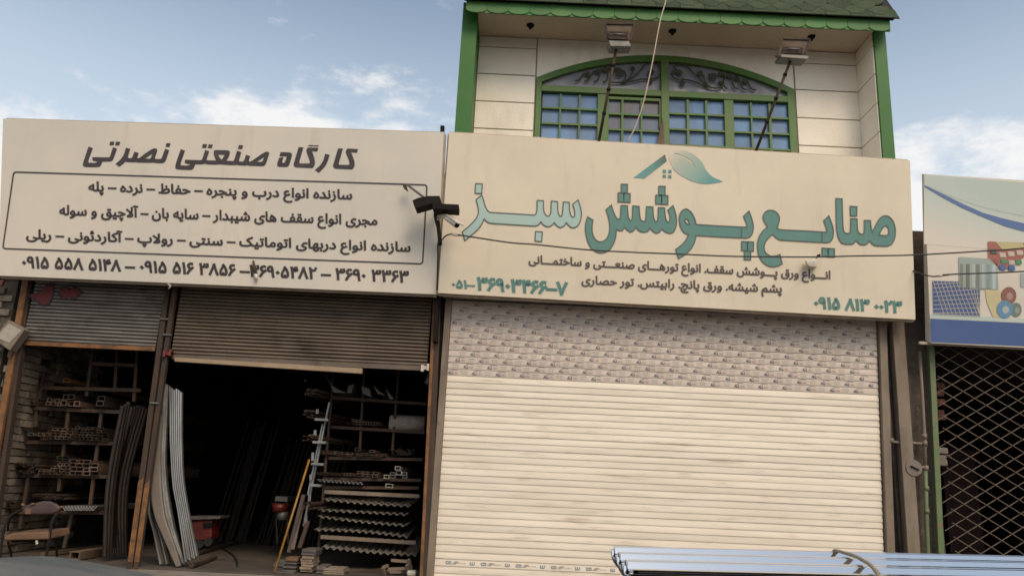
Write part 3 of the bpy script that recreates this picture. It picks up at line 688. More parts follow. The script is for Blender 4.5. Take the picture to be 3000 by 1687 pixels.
# soffit downlights
for px, py in ((1554, 74), (1970, 91), (2377, 108)):
    p = atz(px, py, 6.964); 
    t = thing('soffit_light', {1554: 'small dark ceiling lamp at the left end of the balcony soffit', 1970: 'small dark ceiling lamp at the middle of the balcony soffit', 2377: 'small dark ceiling lamp behind the right floodlight'}[px], 'lamp', p, 'lamps under the balcony soffit')
    MB().tube([p + Vector((0, 0, .0)), p + Vector((0, 0, -.012)), ], .052, 14).obj('flange', m_black, t, True)
    MB().tube([p + Vector((0, 0, -.012)), p + Vector((0, 0, -.03)), p + Vector((0, 0, -.06))], .03, 12, .018).obj('lamp_holder', m_black, t, True)

# ------------------------------------------------------------------ signs
def signbox(corners, name, label, mat, th=.13, base=(0, 0, 0)):
    t = thing(name, label, 'sign', base)
    f = [sg(*c) for c in corners]; nb = Vector((0, 1, TILT)).normalized() * th
    i = .02
    MB().prism(f, [p + nb for p in f]).obj('panel', mat, t)
    mb = MB()
    for a, b in zip(f, f[1:] + f[:1]): mb.bar(a + nb * .55, b + nb * .55, .045, .05)
    mb.obj('edge_trim', m_rim, t)
    for k in range(4):
        p = f[0].lerp(f[1], .12 + .25 * k); q = f[3].lerp(f[2], .12 + .25 * k)
        MB().bar(p + nb * 1.1, q + nb * 1.1, .03).obj('strut', m_black, t)
        MB().bar(q + nb + Vector((0, 0, .25)), (q.x, .14, q.z + .25), .03).obj('strut', m_black, t)
    return t
LS = signbox([(9, 348), (1300, 389), (1277, 862), (-6, 807)], 'shop_sign', 'left cream banner sign with black Persian workshop lettering and a boxed list', m_sign, base=(-3.4, -.35, 3.03))
RS = signbox([(1316, 388), (2666, 470), (2682, 936), (1283, 858)], 'shop_sign', 'middle cream banner sign with big teal Persian lettering, leaf and roof emblem', m_sign2, base=(1.9, -.35, 3.03))
# left title, traced
T1, T2, T3 = zf(230, 400, 8.587), zf(500, 400, 8.587), zf(780, 400, 8.587)
glyph(LS, [[[(250, 255), (358, 292), (245, 620), (248, 660), (430, 668), (475, 640), (455, 625), (380, 618), (345, 590), (350, 520), (770, 528), (790, 510), (865, 272), (970, 305), (880, 560), (845, 615), (790, 632), (600, 632), (570, 710), (540, 755), (480, 772), (160, 768), (112, 740), (105, 690), (140, 590)]],
           [[(800, 130), (905, 132), (882, 222), (775, 220)]], [[(940, 132), (1050, 135), (1025, 230), (918, 226)]],
           [[(1190, 285), (1305, 312), (1240, 510), (1265, 545), (1330, 548), (1355, 520), (1405, 383), (1515, 415), (1478, 530), (1490, 552), (1530, 548), (1660, 440), (1860, 310), (1920, 298), (1970, 310), (1985, 350), (1920, 545), (1935, 565), (2070, 568), (2095, 540), (2175, 312), (2282, 345), (2195, 610), (2160, 655), (2100, 675), (1920, 665), (1880, 650), (1850, 662), (1480, 655), (1435, 640), (1400, 650), (1220, 645), (1180, 632), (1120, 690), (1022, 762), (930, 690), (1040, 600), (1110, 510), (1150, 430)],
            [(1855, 438), (1825, 530), (1795, 558), (1665, 560)]],
           [[(2215, 168), (2318, 172), (2292, 265), (2188, 262)]]], m_ink, T1)
glyph(LS, [[[(255, 320), (360, 355), (250, 680), (255, 728), (430, 735), (480, 715), (492, 698), (400, 690), (352, 665), (352, 610), (370, 585), (770, 598), (795, 570), (865, 340), (970, 372), (905, 580), (915, 600), (1140, 605), (1095, 500), (1080, 400), (1095, 355), (1140, 342), (1430, 348), (1485, 370), (1495, 420), (1465, 510), (1400, 612), (1570, 618), (1600, 590), (1670, 358), (1778, 398), (1715, 605), (1730, 630), (1820, 632), (1850, 600), (1895, 460), (2000, 495), (1965, 610), (1985, 632), (2020, 628), (2340, 410), (2410, 380), (2460, 390), (2480, 430), (2400, 680), (2360, 735), (2300, 748), (1960, 735), (1925, 720), (1890, 733), (1700, 725), (1665, 708), (1640, 722), (1400, 718), (1265, 695), (1150, 710), (920, 705), (860, 682), (830, 700), (620, 700), (590, 780), (555, 825), (500, 845), (170, 832), (125, 810), (112, 760), (135, 660)],
            [(1198, 458), (1355, 462), (1350, 490), (1282, 585), (1215, 510)], [(2348, 520), (2320, 610), (2280, 642), (2165, 640)]],
           [[(810, 190), (918, 195), (895, 290), (785, 285)]], [[(955, 200), (1062, 205), (1035, 295), (930, 290)]], [[(1715, 220), (1825, 225), (1800, 318), (1692, 313)]]], m_ink, T2)
glyph(LS, [[[(362, 393), (600, 402), (640, 430), (650, 480), (580, 710), (545, 755), (490, 770), (310, 762), (275, 735), (275, 690), (320, 535), (435, 520), (400, 640), (405, 662), (450, 665), (475, 640), (515, 510), (510, 503), (332, 495)]],
           [[(815, 270), (938, 275), (830, 640), (835, 675), (1080, 682), (1100, 650), (1075, 560), (1005, 370), (1010, 330), (1040, 285), (1090, 278), (1312, 285), (1285, 378), (1150, 370), (1210, 540), (1228, 660), (1210, 750), (1160, 795), (740, 778), (700, 750), (685, 700)]],
           [[(1065, 218), (1325, 228), (1312, 250), (1050, 243)]],
           [[(1483, 435), (1597, 465), (1550, 620), (1470, 770), (1320, 915), (1222, 845), (1350, 740), (1430, 620)]],
           [[(1808, 302), (1932, 305), (1822, 680), (1830, 712), (2070, 718), (2095, 690), (2080, 600), (1995, 400), (2005, 360), (2035, 310), (2080, 305), (2308, 318), (2285, 408), (2135, 400), (2190, 540), (2222, 640), (2225, 720), (2200, 790), (2160, 830), (1740, 812), (1690, 780), (1678, 730)]]], m_ink, T3)
# ruled frame with rounded corners
def ruled(parent, c, r, wd, mat):
    tops = [(c[0], c[1]), (c[2], c[3]), (c[4], c[5]), (c[6], c[7])]; path = []
    for i in range(4):
        a, b, d = Vector(tops[i - 1]), Vector(tops[i]), Vector(tops[(i + 1) % 4])
        u = (a - b).normalized(); v = (d - b).normalized()
        for k in range(5):
            t = k / 4; p0 = b + u * r; p2 = b + v * r; path.append((1 - t) ** 2 * p0 + 2 * t * (1 - t) * b + t * t * p2)
    fine = []
    for i in range(len(path)):
        a, b = path[i], path[(i + 1) % len(path)]; n = max(1, int((b - a).length / 120))
        for k in range(n):
            q = a.lerp(b, k / n); q = Vector((q.x, q.y)); fine.append(q)
    mb = MB(); n = len(fine)
    for i in range(n):
        d = (fine[(i + 1) % n] - fine[i - 1]).normalized() * wd / 2
        mb.v += [sg(fine[i].x - d.y, fine[i].y + d.x, .004), sg(fine[i].x + d.y, fine[i].y - d.x, .004)]
    for i in range(n): j = (i + 1) % n; mb.f.append((2 * i, 2 * j, 2 * j + 1, 2 * i + 1))
    return mb.obj('ruled_frame', mat, parent)
ruled(LS, (40, 504, 1251, 542, 1238, 773, 8, 728), 9, 4.2, m_ink)
line(LS, 'سازنده انواع درب و پنجره – حفاظ – نرده – پله', (258, 559), (1032, 584), 27, m_ink, .036)
line(LS, 'مجری انواع سقف های شیبدار – سایه بان – آلاچیق و سوله', (173, 629), (1106, 659), 28, m_ink, .036)
line(LS, 'سازنده انواع دربهای اتوماتیک – سنتی – رولاپ – آکاردئونی – ریلی', (76, 699), (1203, 737), 27, m_ink, .036)
line(LS, '۰۹۱۵ ۵۵۸ ۵۱۴۸ – ۰۹۱۵ ۵۱۶ ۳۸۵۶ –۳۶۹۰۵۴۸۲ – ۳۶۹۰ ۳۳۶۳', (63, 783), (1198, 827), 32, m_ink, .038, rtl=False, ref=ONE)
# right title, traced
T4, T5, T6, T7 = zf(1340, 520, 6.779), zf(1700, 520, 6.037), zf(1960, 540, 5.574), zf(2300, 560, 6.037)
glyph(RS, [[[(485, 352), (505, 400), (530, 500), (560, 590), (590, 645), (625, 680), (660, 695), (1100, 720), (1530, 748), (1560, 725), (1575, 690), (1583, 620), (1585, 455), (1710, 462), (1708, 600), (1720, 680), (1745, 740), (1790, 768), (1830, 755), (1852, 720), (1860, 650), (1868, 470), (1990, 480), (1992, 620), (2005, 720), (2040, 775), (2070, 765), (2085, 720), (2095, 640), (2103, 487), (2222, 495), (2225, 600), (2240, 710), (2265, 770), (2295, 792), (2325, 775), (2338, 720), (2325, 640), (2290, 535), (2398, 445), (2440, 570), (2468, 700), (2455, 820), (2420, 920), (2370, 980), (2300, 1003), (2230, 975), (2165, 895), (2120, 965), (2050, 995), (1980, 965), (1925, 895), (1870, 960), (1790, 982), (1710, 945), (1658, 880), (1620, 935), (1560, 965), (1100, 937), (650, 907), (590, 885), (533, 820), (500, 900), (430, 1010), (300, 1130), (148, 1252), (97, 1080), (230, 970), (340, 860), (400, 770), (422, 690), (410, 580), (370, 440)]],
           [[(362, 122), (495, 128), (483, 320), (352, 312)]], [[(1553, 1072), (1688, 1080), (1676, 1272), (1543, 1262)]]], m_tealp, T4, edge=m_edge)
glyph(RS, [[[(130, 695), (228, 755), (210, 850), (210, 950), (235, 1050), (290, 1120), (355, 1142), (430, 1120), (490, 1050), (520, 950), (525, 850), (500, 700), (455, 570), (550, 485), (590, 610), (630, 700), (665, 740), (700, 730), (715, 680), (722, 495), (835, 500), (845, 650), (860, 730), (888, 768), (912, 750), (922, 690), (930, 503), (1042, 510), (1050, 660), (1070, 750), (1110, 778), (1150, 765), (1163, 700), (1172, 515), (1287, 520), (1292, 660), (1305, 740), (1338, 785), (1368, 765), (1378, 690), (1382, 530), (1493, 537), (1500, 660), (1520, 760), (1555, 795), (1582, 770), (1592, 710), (1580, 650), (1550, 575), (1640, 497), (1680, 600), (1705, 720), (1705, 830), (1680, 920), (1640, 975), (1580, 990), (1500, 960), (1448, 905), (1410, 960), (1350, 985), (1280, 950), (1237, 890), (1200, 950), (1115, 970), (1030, 940), (990, 875), (950, 940), (885, 965), (830, 930), (790, 875), (750, 935), (700, 945), (640, 915), (630, 1050), (590, 1180), (510, 1290), (430, 1325), (350, 1335), (270, 1310), (190, 1250), (120, 1100), (88, 930), (95, 800)]],
           [[(727, 118), (837, 120), (833, 272), (722, 270)]], [[(672, 272), (773, 278), (773, 434), (668, 430)]], [[(773, 280), (885, 284), (882, 440), (773, 436)]],
           [[(1390, 155), (1502, 158), (1500, 315), (1388, 312)]], [[(1337, 312), (1440, 316), (1440, 470), (1333, 466)]], [[(1440, 317), (1553, 322), (1550, 478), (1440, 472)]]], m_teal, T5, edge=m_edge)
glyph(RS, [[[(275, 400), (330, 420), (385, 480), (425, 570), (445, 655), (800, 677), (1260, 700), (1275, 690), (1268, 640), (1218, 520), (1308, 435), (1345, 530), (1375, 640), (1380, 700), (1370, 790), (1335, 850), (1280, 878), (900, 862), (445, 835), (420, 950), (360, 1060), (260, 1150), (155, 1210), (108, 1060), (200, 1000), (270, 920), (320, 820), (250, 795), (195, 720), (165, 600), (170, 500), (215, 425)],
            [(290, 560), (320, 590), (338, 650), (300, 650), (265, 615), (262, 580)]],
           [[(1187, 932), (1283, 937), (1283, 1085), (1185, 1078)]], [[(1283, 937), (1383, 942), (1380, 1090), (1283, 1085)]], [[(1232, 1087), (1336, 1092), (1333, 1235), (1230, 1230)]]],
      m_teal, T6, edge=m_edge, lines=[((1187, 700), (1185, 872))])
a6 = [(1670, 420), (1740, 440), (1795, 500), (1808, 580), (1790, 650), (1765, 715), (1810, 740)]
a7 = [(300, 700), (740, 725), (740, 680), (720, 620), (685, 520), (775, 435), (820, 550), (850, 640), (858, 720), (850, 820), (815, 885), (760, 912), (640, 905), (0, 870)]
b6 = [(1810, 910), (1760, 880), (1690, 815), (1640, 860), (1580, 930), (1550, 1010), (1560, 1090), (1610, 1150), (1680, 1175), (1750, 1165), (1815, 1145), (1850, 1298), (1780, 1335), (1680, 1350), (1590, 1320), (1520, 1260), (1460, 1150), (1440, 1020), (1455, 900), (1500, 800), (1560, 735), (1610, 695), (1560, 620), (1535, 550), (1545, 480), (1600, 430)]
ain = [T6(*p) for p in a6] + [T7(*p) for p in a7] + [T6(*p) for p in b6]
ain = [(x * 6, y * 6) for x, y in ain]
glyph(RS, [[ain]], m_teal, lambda u, v: (u / 6, v / 6), edge=m_edge, lines=[(tuple(6 * q for q in T7(656, 722)), tuple(6 * q for q in T7(656, 905)))])
glyph(RS, [[[(900, 130), (1010, 135), (1018, 400), (1025, 620), (1035, 700), (1060, 740), (1110, 748), (1145, 740), (1160, 700), (1163, 485), (1275, 490), (1278, 630), (1290, 710), (1320, 750), (1360, 765), (1395, 750), (1405, 700), (1405, 517), (1513, 520), (1520, 640), (1548, 730), (1590, 630), (1660, 500), (1720, 445), (1790, 430), (1860, 460), (1920, 540), (1950, 640), (1955, 740), (1940, 850), (1890, 940), (1810, 975), (1600, 965), (1540, 930), (1493, 875), (1460, 925), (1400, 952), (1320, 940), (1255, 868), (1220, 925), (1170, 940), (1040, 935), (980, 900), (935, 800), (910, 650), (905, 400)],
            [(1790, 608), (1825, 640), (1840, 710), (1825, 770), (1785, 787), (1660, 775), (1700, 690), (1750, 625)]],
           [[(1153, 267), (1272, 275), (1268, 440), (1157, 437)]], [[(657, 1003), (763, 1012), (763, 1150), (655, 1145)]], [[(763, 1012), (875, 1018), (878, 1165), (763, 1160)]]], m_teal, T7, edge=m_edge)
# emblem: roof stroke, four squares, leaf (printed colour gradient)
def gradmat(name, stops, p0, p1):
    m = bpy.data.materials.new(name); m.use_nodes = True; n, l = m.node_tree.nodes, m.node_tree.links; b = n['Principled BSDF']; b.inputs['Roughness'].default_value = .5
    g = n.new('ShaderNodeNewGeometry'); d = (p1 - p0); k = d.length_squared
    dp = n.new('ShaderNodeVectorMath'); dp.operation = 'SUBTRACT'; l.new(g.outputs['Position'], dp.inputs[0]); dp.inputs[1].default_value = p0
    dt = n.new('ShaderNodeVectorMath'); dt.operation = 'DOT_PRODUCT'; l.new(dp.outputs[0], dt.inputs[0]); dt.inputs[1].default_value = d / k
    r = n.new('ShaderNodeValToRGB'); l.new(dt.outputs['Value'], r.inputs[0])
    r.color_ramp.elements[0].position = stops[0][0]; r.color_ramp.elements[0].color = (*stops[0][1], 1)
    r.color_ramp.elements[1].position = stops[-1][0]; r.color_ramp.elements[1].color = (*stops[-1][1], 1)
    for s, c in stops[1:-1]: e = r.color_ramp.elements.new(s); e.color = (*c, 1)
    l.new(r.outputs[0], b.inputs['Base Color']); return m
T8 = zf(1840, 420, 8.587)
g1 = gradmat('roof_stroke_print', [(0, (.13, .32, .31)), (.5, (.12, .27, .24)), (1, (.085, .12, .105))], sg(*T8(300, 850)), sg(*T8(950, 330)))
g2 = gradmat('leaf_print', [(0, (.63, .575, .455)), (.25, (.44, .47, .38)), (.6, (.30, .42, .35)), (1, (.125, .32, .31))], sg(*T8(1150, 200)), sg(*T8(2050, 950)))
glyph(RS, [[[(135, 865), (410, 885), (975, 450), (930, 280)]]], g1, T8, name='emblem_roof')
glyph(RS, [[[(a, b), (c, b + 3), (c, d), (a, d - 3)]] for a, b, c, d in ((872, 665, 958, 750), (1008, 668, 1095, 754), (870, 790, 955, 872), (1008, 798, 1092, 882))], m_teal, T8, name='emblem_window')
glyph(RS, [[[(1030, 330), (1180, 190), (1300, 165), (1450, 195), (1620, 260), (1780, 380), (1880, 500), (1940, 640), (2010, 740), (2130, 850), (2390, 962), (2200, 1000), (2000, 1025), (1800, 1010), (1600, 950), (1400, 850), (1250, 760), (1130, 630), (1060, 480)],
            [(1150, 250), (1300, 275), (1450, 345), (1600, 445), (1705, 600), (1590, 500), (1450, 395), (1300, 315)]]], g2, T8, name='emblem_leaf')
line(RS, 'انـــواع ورق پـــوشش سقف. انواع تورهـــای صنعـــتی و ساختمـــانی', (1548, 771), (2433, 817.5), 24, m_ink2, .038)
line(RS, 'پشم شیشه. ورق پانچ. رابیتس. تور حصاری', (1703, 831), (2291, 857), 24, m_ink2, .038)
line(RS, '۰۵۱–', (1322, 843), (1392, 846), 23, m_teal, .045, rtl=False, ref=ONE)
line(RS, '۳۶۹۰۳۴۶۶–۷', (1395, 848), (1664, 864), 35, m_teal, .05, rtl=False, ref=ONE)
line(RS, '۰۹۱۵ ۸۱۳ ۰۰۲۳', (2383, 902), (2643, 916), 32, m_teal, .05, rtl=False, ref=ONE)

# right-hand blue and cream banner of the neighbour
BS = thing('shop_sign', 'blue and cream picture banner at the right edge of the view', 'sign', (6.5, -.3, 2.75))
Q = zf(2680, 500, 2.787)
f = [sg(*Q(75, 30)), sg(4000, 592), sg(4000, 1068), sg(*Q(130, 1405))]; bk2 = [sg(*Q(57, 25), -.12), sg(4000, 592, -.12), sg(4000, 1068, -.12), sg(*Q(87, 1382), -.12)]
MB().prism(f, bk2).obj('panel', m_banc, BS)
def pp(pts, mat, name, off=.004, sm=False, holes=()):
    r = [Q(*p) for p in (chaikin(pts, 50) if sm else pts)]
    return MB().poly(r, [[Q(*p) for p in h] for h in holes], lambda x, y: sg(x, y, off)).obj(name, mat, BS)
gb = gradmat('banner_fade_print', [(0, (.42, .52, .48)), (.55, (.56, .58, .51)), (1, (.68, .61, .52))], sg(*Q(300, 60)), sg(*Q(200, 560)))
pp([(76, 31), (1400, 142), (2600, 230), (2600, 760), (1400, 700), (76, 600)], gb, 'printed_background', .002)
pp([(78, 32), (1400, 145), (2600, 235), (2600, 520), (1400, 440), (892, 372), (700, 335), (520, 290), (300, 215), (78, 118)], m_bant, 'printed_sky', .004)
pp([(80, 121), (250, 200), (400, 275), (560, 345), (700, 385), (892, 430), (1400, 520), (2600, 620), (2600, 720), (1400, 600), (892, 497), (740, 455), (560, 380), (380, 300), (230, 220), (80, 131)], m_swoosh, 'printed_swoosh', .006)
pp([(126, 1208), (892, 1245), (2600, 1330), (2600, 1490), (892, 1432), (132, 1398)], m_banb, 'printed_band', .004)
pp([(124, 1170), (892, 1207), (892, 1243), (126, 1207)], m_bant, 'printed_stripe', .004)
# picture of woven wire
pp([(145, 898), (530, 912), (533, 1190), (153, 1170)], m_banb, 'printed_picture', .006)
mb = MB(); m_wire = M('wire_print', (.50, .45, .36), rough=.5)
def quadline(mb, a, b, wd, off):
    d = Vector((b[0] - a[0], b[1] - a[1])).normalized() * wd / 2; i = len(mb.v)
    mb.v += [sg(*Q(a[0] - d.y, a[1] + d.x), off), sg(*Q(b[0] - d.y, b[1] + d.x), off), sg(*Q(b[0] + d.y, b[1] - d.x), off), sg(*Q(a[0] + d.y, a[1] - d.x), off)]; mb.f.append((i, i + 1, i + 2, i + 3))
for k in range(9):
    y0 = 925 + k * 34; y1 = y0 - 75 + k * 4
    quadline(mb, (150, min(1170, y0)), (530, max(912, min(1188, y1 + 40))), 5, .008)
for k in range(13):
    x0 = 150 + k * 32; quadline(mb, (x0, 900 + .04 * (x0 - 145)), (min(531, x0 + 90 + k * 2), 1172 + .04 * (x0 - 145)), 5, .008)
mb.obj('printed_wires', m_wire, BS)
pp([(360, 703), (675, 722), (683, 970), (365, 955)], M('sheet_print', (.33, .38, .35), rough=.5), 'printed_picture', .009)
for k, (xx, ww, c) in enumerate(((372, 22, (.22, .23, .20)), (418, 30, (.17, .18, .155)), (468, 24, (.44, .47, .43)), (500, 30, (.20, .215, .19)), (548, 22, (.42, .47, .45)), (590, 26, (.25, .31, .31)), (632, 28, (.45, .53, .53)))):
    pp([(xx, 760 + k), (xx + ww, 761 + k), (xx + ww, 956 + k * 2), (xx, 955 + k * 2)], M('sheet_shade_print', c, rough=.5), 'printed_rib', .011)
pp([(597, 577), (900, 590), (900, 700), (760, 800), (690, 800), (600, 712)], M('roof_photo_print', (.36, .13, .10), rough=.5), 'printed_picture', .009)
pp([(660, 580), (880, 592), (900, 630), (720, 650)], M('roof_yellow_print', (.50, .44, .22), rough=.5), 'printed_roof', .011)
for k, (x, y, c) in enumerate(((690, 668, (.55, .48, .40)), (760, 660, (.55, .48, .40)), (830, 650, (.55, .48, .40)), (700, 720, (.10, .25, .14)), (765, 730, (.50, .45, .38)), (820, 725, (.10, .25, .14)), (690, 770, (.07, .15, .36)), (765, 775, (.07, .15, .36)), (615, 640, (.07, .12, .10)))):
    pp([(x, y), (x + 50, y + 2), (x + 58, y + 38), (x + 8, y + 38)], M('tile_print', c, rough=.5), 'printed_tile', .012 + .0005 * k)
pp([(575, 968), (690, 975), (710, 1060), (700, 1198), (640, 1196), (590, 1080)], M('yellow_fade_print', (.58, .50, .28), rough=.5), 'printed_glow', .006)
def ringp(cx, cy, rx, ry, c, c2, o):
    pp([(cx + rx * cos(a * pi / 10), cy + ry * sin(a * pi / 10)) for a in range(20)], M('coil_print', c, rough=.5), 'printed_coil', o)
    pp([(cx + 8 + rx * .42 * cos(a * pi / 10), cy + 5 + ry * .42 * sin(a * pi / 10)) for a in range(20)], M('coil_hole_print', c2, rough=.5), 'printed_coil', o + .001)
ringp(828, 1135, 45, 58, (.16, .21, .18), (.30, .32, .28), .007); ringp(768, 1020, 62, 72, (.27, .115, .085), (.40, .27, .22), .009); ringp(735, 1130, 66, 72, (.13, .27, .40), (.42, .44, .40), .011)
pp([(862, 835), (1150, 845), (1155, 960), (864, 950)], M('grey_picture_print', (.38, .40, .38), rough=.5), 'printed_picture', .006)
MB().bar(sg(*Q(55, 1390)) + Vector((0, .06, -.01)), sg(4000, 1068) + Vector((0, .06, -.01)), .03).obj('edge_trim', m_rim, BS)
for x in (5.2, 6.6, 8.0): MB().bar((x, -.2, 3.2), (x, .2, 3.2), .03).obj('strut', m_black, BS)

# ------------------------------------------------------------------ neighbour building on the right
nb = thing('neighbour_building', 'dark rough-rendered shop at the right behind the diamond grille', 'building', (6.5, 4, 0))
MB().box((4.36, .10, -.02), (4.86, .45, 3.1)).obj('pillar', m_rubble, nb)
MB().box((4.74, .25, 3.05), (10, .5, 4.28)).obj('parapet', M('tarred_boards', (.055, .038, .028), (.09, .06, .045), 3, stretch=(1, 1, 8), rough=.9, bump=.5, bscale=20), nb)
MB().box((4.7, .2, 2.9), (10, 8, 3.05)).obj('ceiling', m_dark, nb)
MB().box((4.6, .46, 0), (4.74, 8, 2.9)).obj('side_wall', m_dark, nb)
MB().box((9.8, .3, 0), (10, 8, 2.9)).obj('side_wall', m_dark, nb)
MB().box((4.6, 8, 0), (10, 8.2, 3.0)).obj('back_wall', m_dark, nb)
MB().box((4.6, .1, -.02), (10, 8, 0.0)).obj('floor', m_floor, nb)
m_rb = M('red_brick', (.13, .042, .026), (.09, .036, .024), 9, rough=.9, bump=.6, rand=.3)
for k, (px, py) in enumerate(((2745, 1152), (2747, 1178), (2748, 1210), (2752, 1222), (2748, 1130), (2756, 1320), (2752, 1342), (2757, 1355))):
    p = at(px, py, .35); r = random.uniform(.8, 1.2)
    bevel(MB().box((p.x - .07 * r, .30, p.z - .035), (p.x + .06 * r, .44, p.z + .035)).obj('brick', m_rb if k < 5 else m_pave, nb), .01)
for k in range(24):
    p = (4.87 + random.uniform(-.02, .03), .22 + random.uniform(0, .1), .05 + k * .085)
    bevel(MB().box((p[0] - .05, p[1], p[2]), (p[0] + random.uniform(0, .04), p[1] + .1, p[2] + .07)).obj('brick', m_rubble, nb), .012)

# pipes and rails between the shutter and the grille
ga = thing('gas_pipework', 'thin dusty supply pipes with a round meter on the dark pillar right of the shutter', 'pipe', (4.6, .05, 0))
def tb(pts, r, mat, name, par, Y): 
    return MB().tube([at(x, y, Y) for x, y in pts], r, 8).obj(name, mat, par, True)
tb([(2590, 955), (2598, 1120), (2611, 1290)], .017, m_beige, 'pipe', ga, .0)
tb([(2611, 1290), (2615, 1294), (2700, 1299), (2708, 1297)], .016, m_beige, 'pipe', ga, .0)
tb([(2694, 1030), (2702, 1160), (2709, 1280), (2711, 1370)], .018, m_beige, 'pipe', ga, -.01)
tb([(2711, 1370), (2714, 1500), (2719, 1625), (2721, 1700)], .022, m_gpipe, 'pipe', ga, -.01)
for x, y in ((2611, 1290), (2709, 1298), (2708, 1277), (2712, 1370), (2714, 1430), (2715, 1497)):
    p = at(x, y, -.01); MB().tube([p + Vector((0, 0, -.025)), p + Vector((0, 0, .025))], .029, 8).obj('pipe_fitting', m_beige if y < 1400 else m_gpipe, ga, True)
p = at(2678, 1370, -.05)
MB().tube([p + Vector((0, .14, 0)), p + Vector((0, .07, 0))], .05, 10).obj('meter_stem', m_grey, ga, True)
MB().tube([p + Vector((0, .08, 0)), p + Vector((0, .06, 0)), p + Vector((0, .01, 0)), p], .088, 20).obj('meter', m_greyst, ga)
MB().bar(p + Vector((-.04, -.006, .02)), p + Vector((.05, -.006, -.02)), .025, .012).obj('meter_lever', m_black, ga)
MB().tube([p + Vector((.05, .03, 0)), at(2712, 1368, -.01)], .018, 8).obj('pipe', m_beige, ga, True)
tag(bevel(MB().prism([(4.365, -.04, -.02), (4.50, -.04, -.02), (4.50, .06, -.02), (4.365, .06, -.02)], [(4.42, -.04, 3.04), (4.56, -.04, 3.04), (4.56, .06, 3.04), (4.42, .06, 3.04)]).obj('steel_post', m_beige), .006), 'broad dusty beige steel post between the big shutter and the pipes', 'post')
gp = thing('grille_gate', 'closed rusty diamond-mesh folding grille under the blue banner', 'grille', (6, .02, 0))
a, b = at(2724, 960, .0), at(2750, 1640, .0)
MB().prism([(b.x - .03, -.02, -.02), (b.x + .03, -.02, -.02), (b.x + .03, .04, -.02), (b.x - .03, .04, -.02)], [(a.x - .03, -.02, 2.98), (a.x + .03, -.02, 2.98), (a.x + .03, .04, 2.98), (a.x - .03, .04, 2.98)]).obj('frame_post', m_gpipe, gp)
MB().box((4.85, -.01, 2.92), (8.6, .04, 2.98)).obj('top_rail', m_rust, gp); MB().box((4.75, -.01, -.01), (8.6, .04, .03)).obj('bottom_rail', m_rust, gp)
m_gr = M('rusty_mesh_wire', (.175, .13, .095), (.12, .082, .058), 12, rough=.7, metal=.3)
dw, dh = .245, .147
def strip(x0, z0, x1, z1):
    def lim(x, z): return 4.82 + .03 * z
    # clip against left jamb
    if x0 < lim(x0, z0) and x1 < lim(x1, z1): return None
    if x0 < lim(x0, z0): t = (lim(0, z0) - x0) / (x1 - x0); z0 += (z1 - z0) * t; x0 += (x1 - x0) * t
    if x0 > 8.6: return None
    if x1 > 8.6: t = (8.6 - x0) / (x1 - x0); x1 = 8.6; z1 = z0 + (z1 - z0) * t
    return (x0, z0, x1, z1)
H = 2.92; run = H / (dh / dw)
k = 0; x = 4.8 - run
while x < 8.6:
    for s in (0, 1):
        za, zb = (0.03, H) if s == 0 else (H, 0.03)
        q = strip(x, za, x + run, zb)
        if q and abs(q[3] - q[1]) > .05:
            n = max(2, int(abs(q[3] - q[1]) / dh * 2)); mb = MB(); yy = .0 if s else .008
            mb.bar((q[0], yy, q[1]), (q[2], yy, q[3]), .007, .008, up=(0, 1, 0))
            mb.obj('mesh_wire', m_gr, gp)
    x += dw
m_dred = M('dark_red_cabinet', (.045, .012, .009), (.03, .01, .008), 4, rough=.6)
# dim goods behind the grille
for k, (x, y, z, s, mt) in enumerate(((6.6, 4.6, 1.75, .6, m_dred), (7.6, 4.8, 1.75, .6, m_dred), (6.0, 5.0, 1.5, .4, m_dark))):
    o = bevel(MB().box((x, y, 0), (x + s, y + .4, z + .25)).obj('cabinet', mt), .02)
    tag(o, ['tall red cabinet dimly seen behind the grille, nearer the pillar', 'tall red cabinet dimly seen behind the grille at the frame edge', 'dark blue cabinet dimly seen behind the grille beside the pillar'][k], 'cabinet', 'cabinets behind the grille')

# ------------------------------------------------------------------ things between and on the signs
tag(MB().prism([at(1290, 368, -.42), at(1302, 368, -.42), at(1281, 1000, -.12), at(1268, 1000, -.12)], [at(1290, 368, -.42) + Vector((0, .05, 0)), at(1302, 368, -.42) + Vector((0, .05, 0)), at(1281, 1000, -.12) + Vector((0, .12, 0)), at(1268, 1000, -.12) + Vector((0, .12, 0))]).obj('steel_pole', m_black), 'thin dark steel pole standing in the gap between the two cream signs', 'pole')
Z3 = zf(1180, 520, 7.245)
def q3(pts, Y, off=(0, .18, 0)):
    f = [at(*Z3(*p), Y) for p in pts]; return f, [p + Vector(off) for p in f]
lf = thing('lamp_bracket', 'black sheet-metal lamp shades on a rusty arm at the gap between the cream signs', 'lamp', at(*Z3(740, 560), -.75))
bevel(MB().prism(*q3([(200, 482), (350, 425), (520, 390), (780, 388), (832, 560), (700, 548), (600, 560), (270, 652)], -.78)).obj('lamp_shade', m_black, lf), .004)
bevel(MB().prism(*q3([(628, 546), (1190, 570), (1180, 688), (632, 662)], -.85)).obj('lamp_shade', m_black, lf), .004)
MB().bar(at(*Z3(95, 160), -.56), at(*Z3(440, 420), -.66), .026).obj('arm', m_ink2, lf)
MB().prism(*q3([(0, 140), (75, 165), (120, 295), (40, 245), (5, 200)], -.57, (0, .02, 0))).obj('clamp', m_rust, lf)
MB().bar(at(*Z3(700, 560), -.66), at(*Z3(800, 1440), -.42), .03, .05).obj('arm', m_black, lf)
MB().bar(at(*Z3(735, 640), -.70), at(*Z3(790, 560), -.30), .03, .04).obj('arm', m_rust, lf)
cc = thing('security_camera', 'white bullet security camera pointing down right beside the black lamp shades', 'camera', at(*Z3(760, 800), -.6))
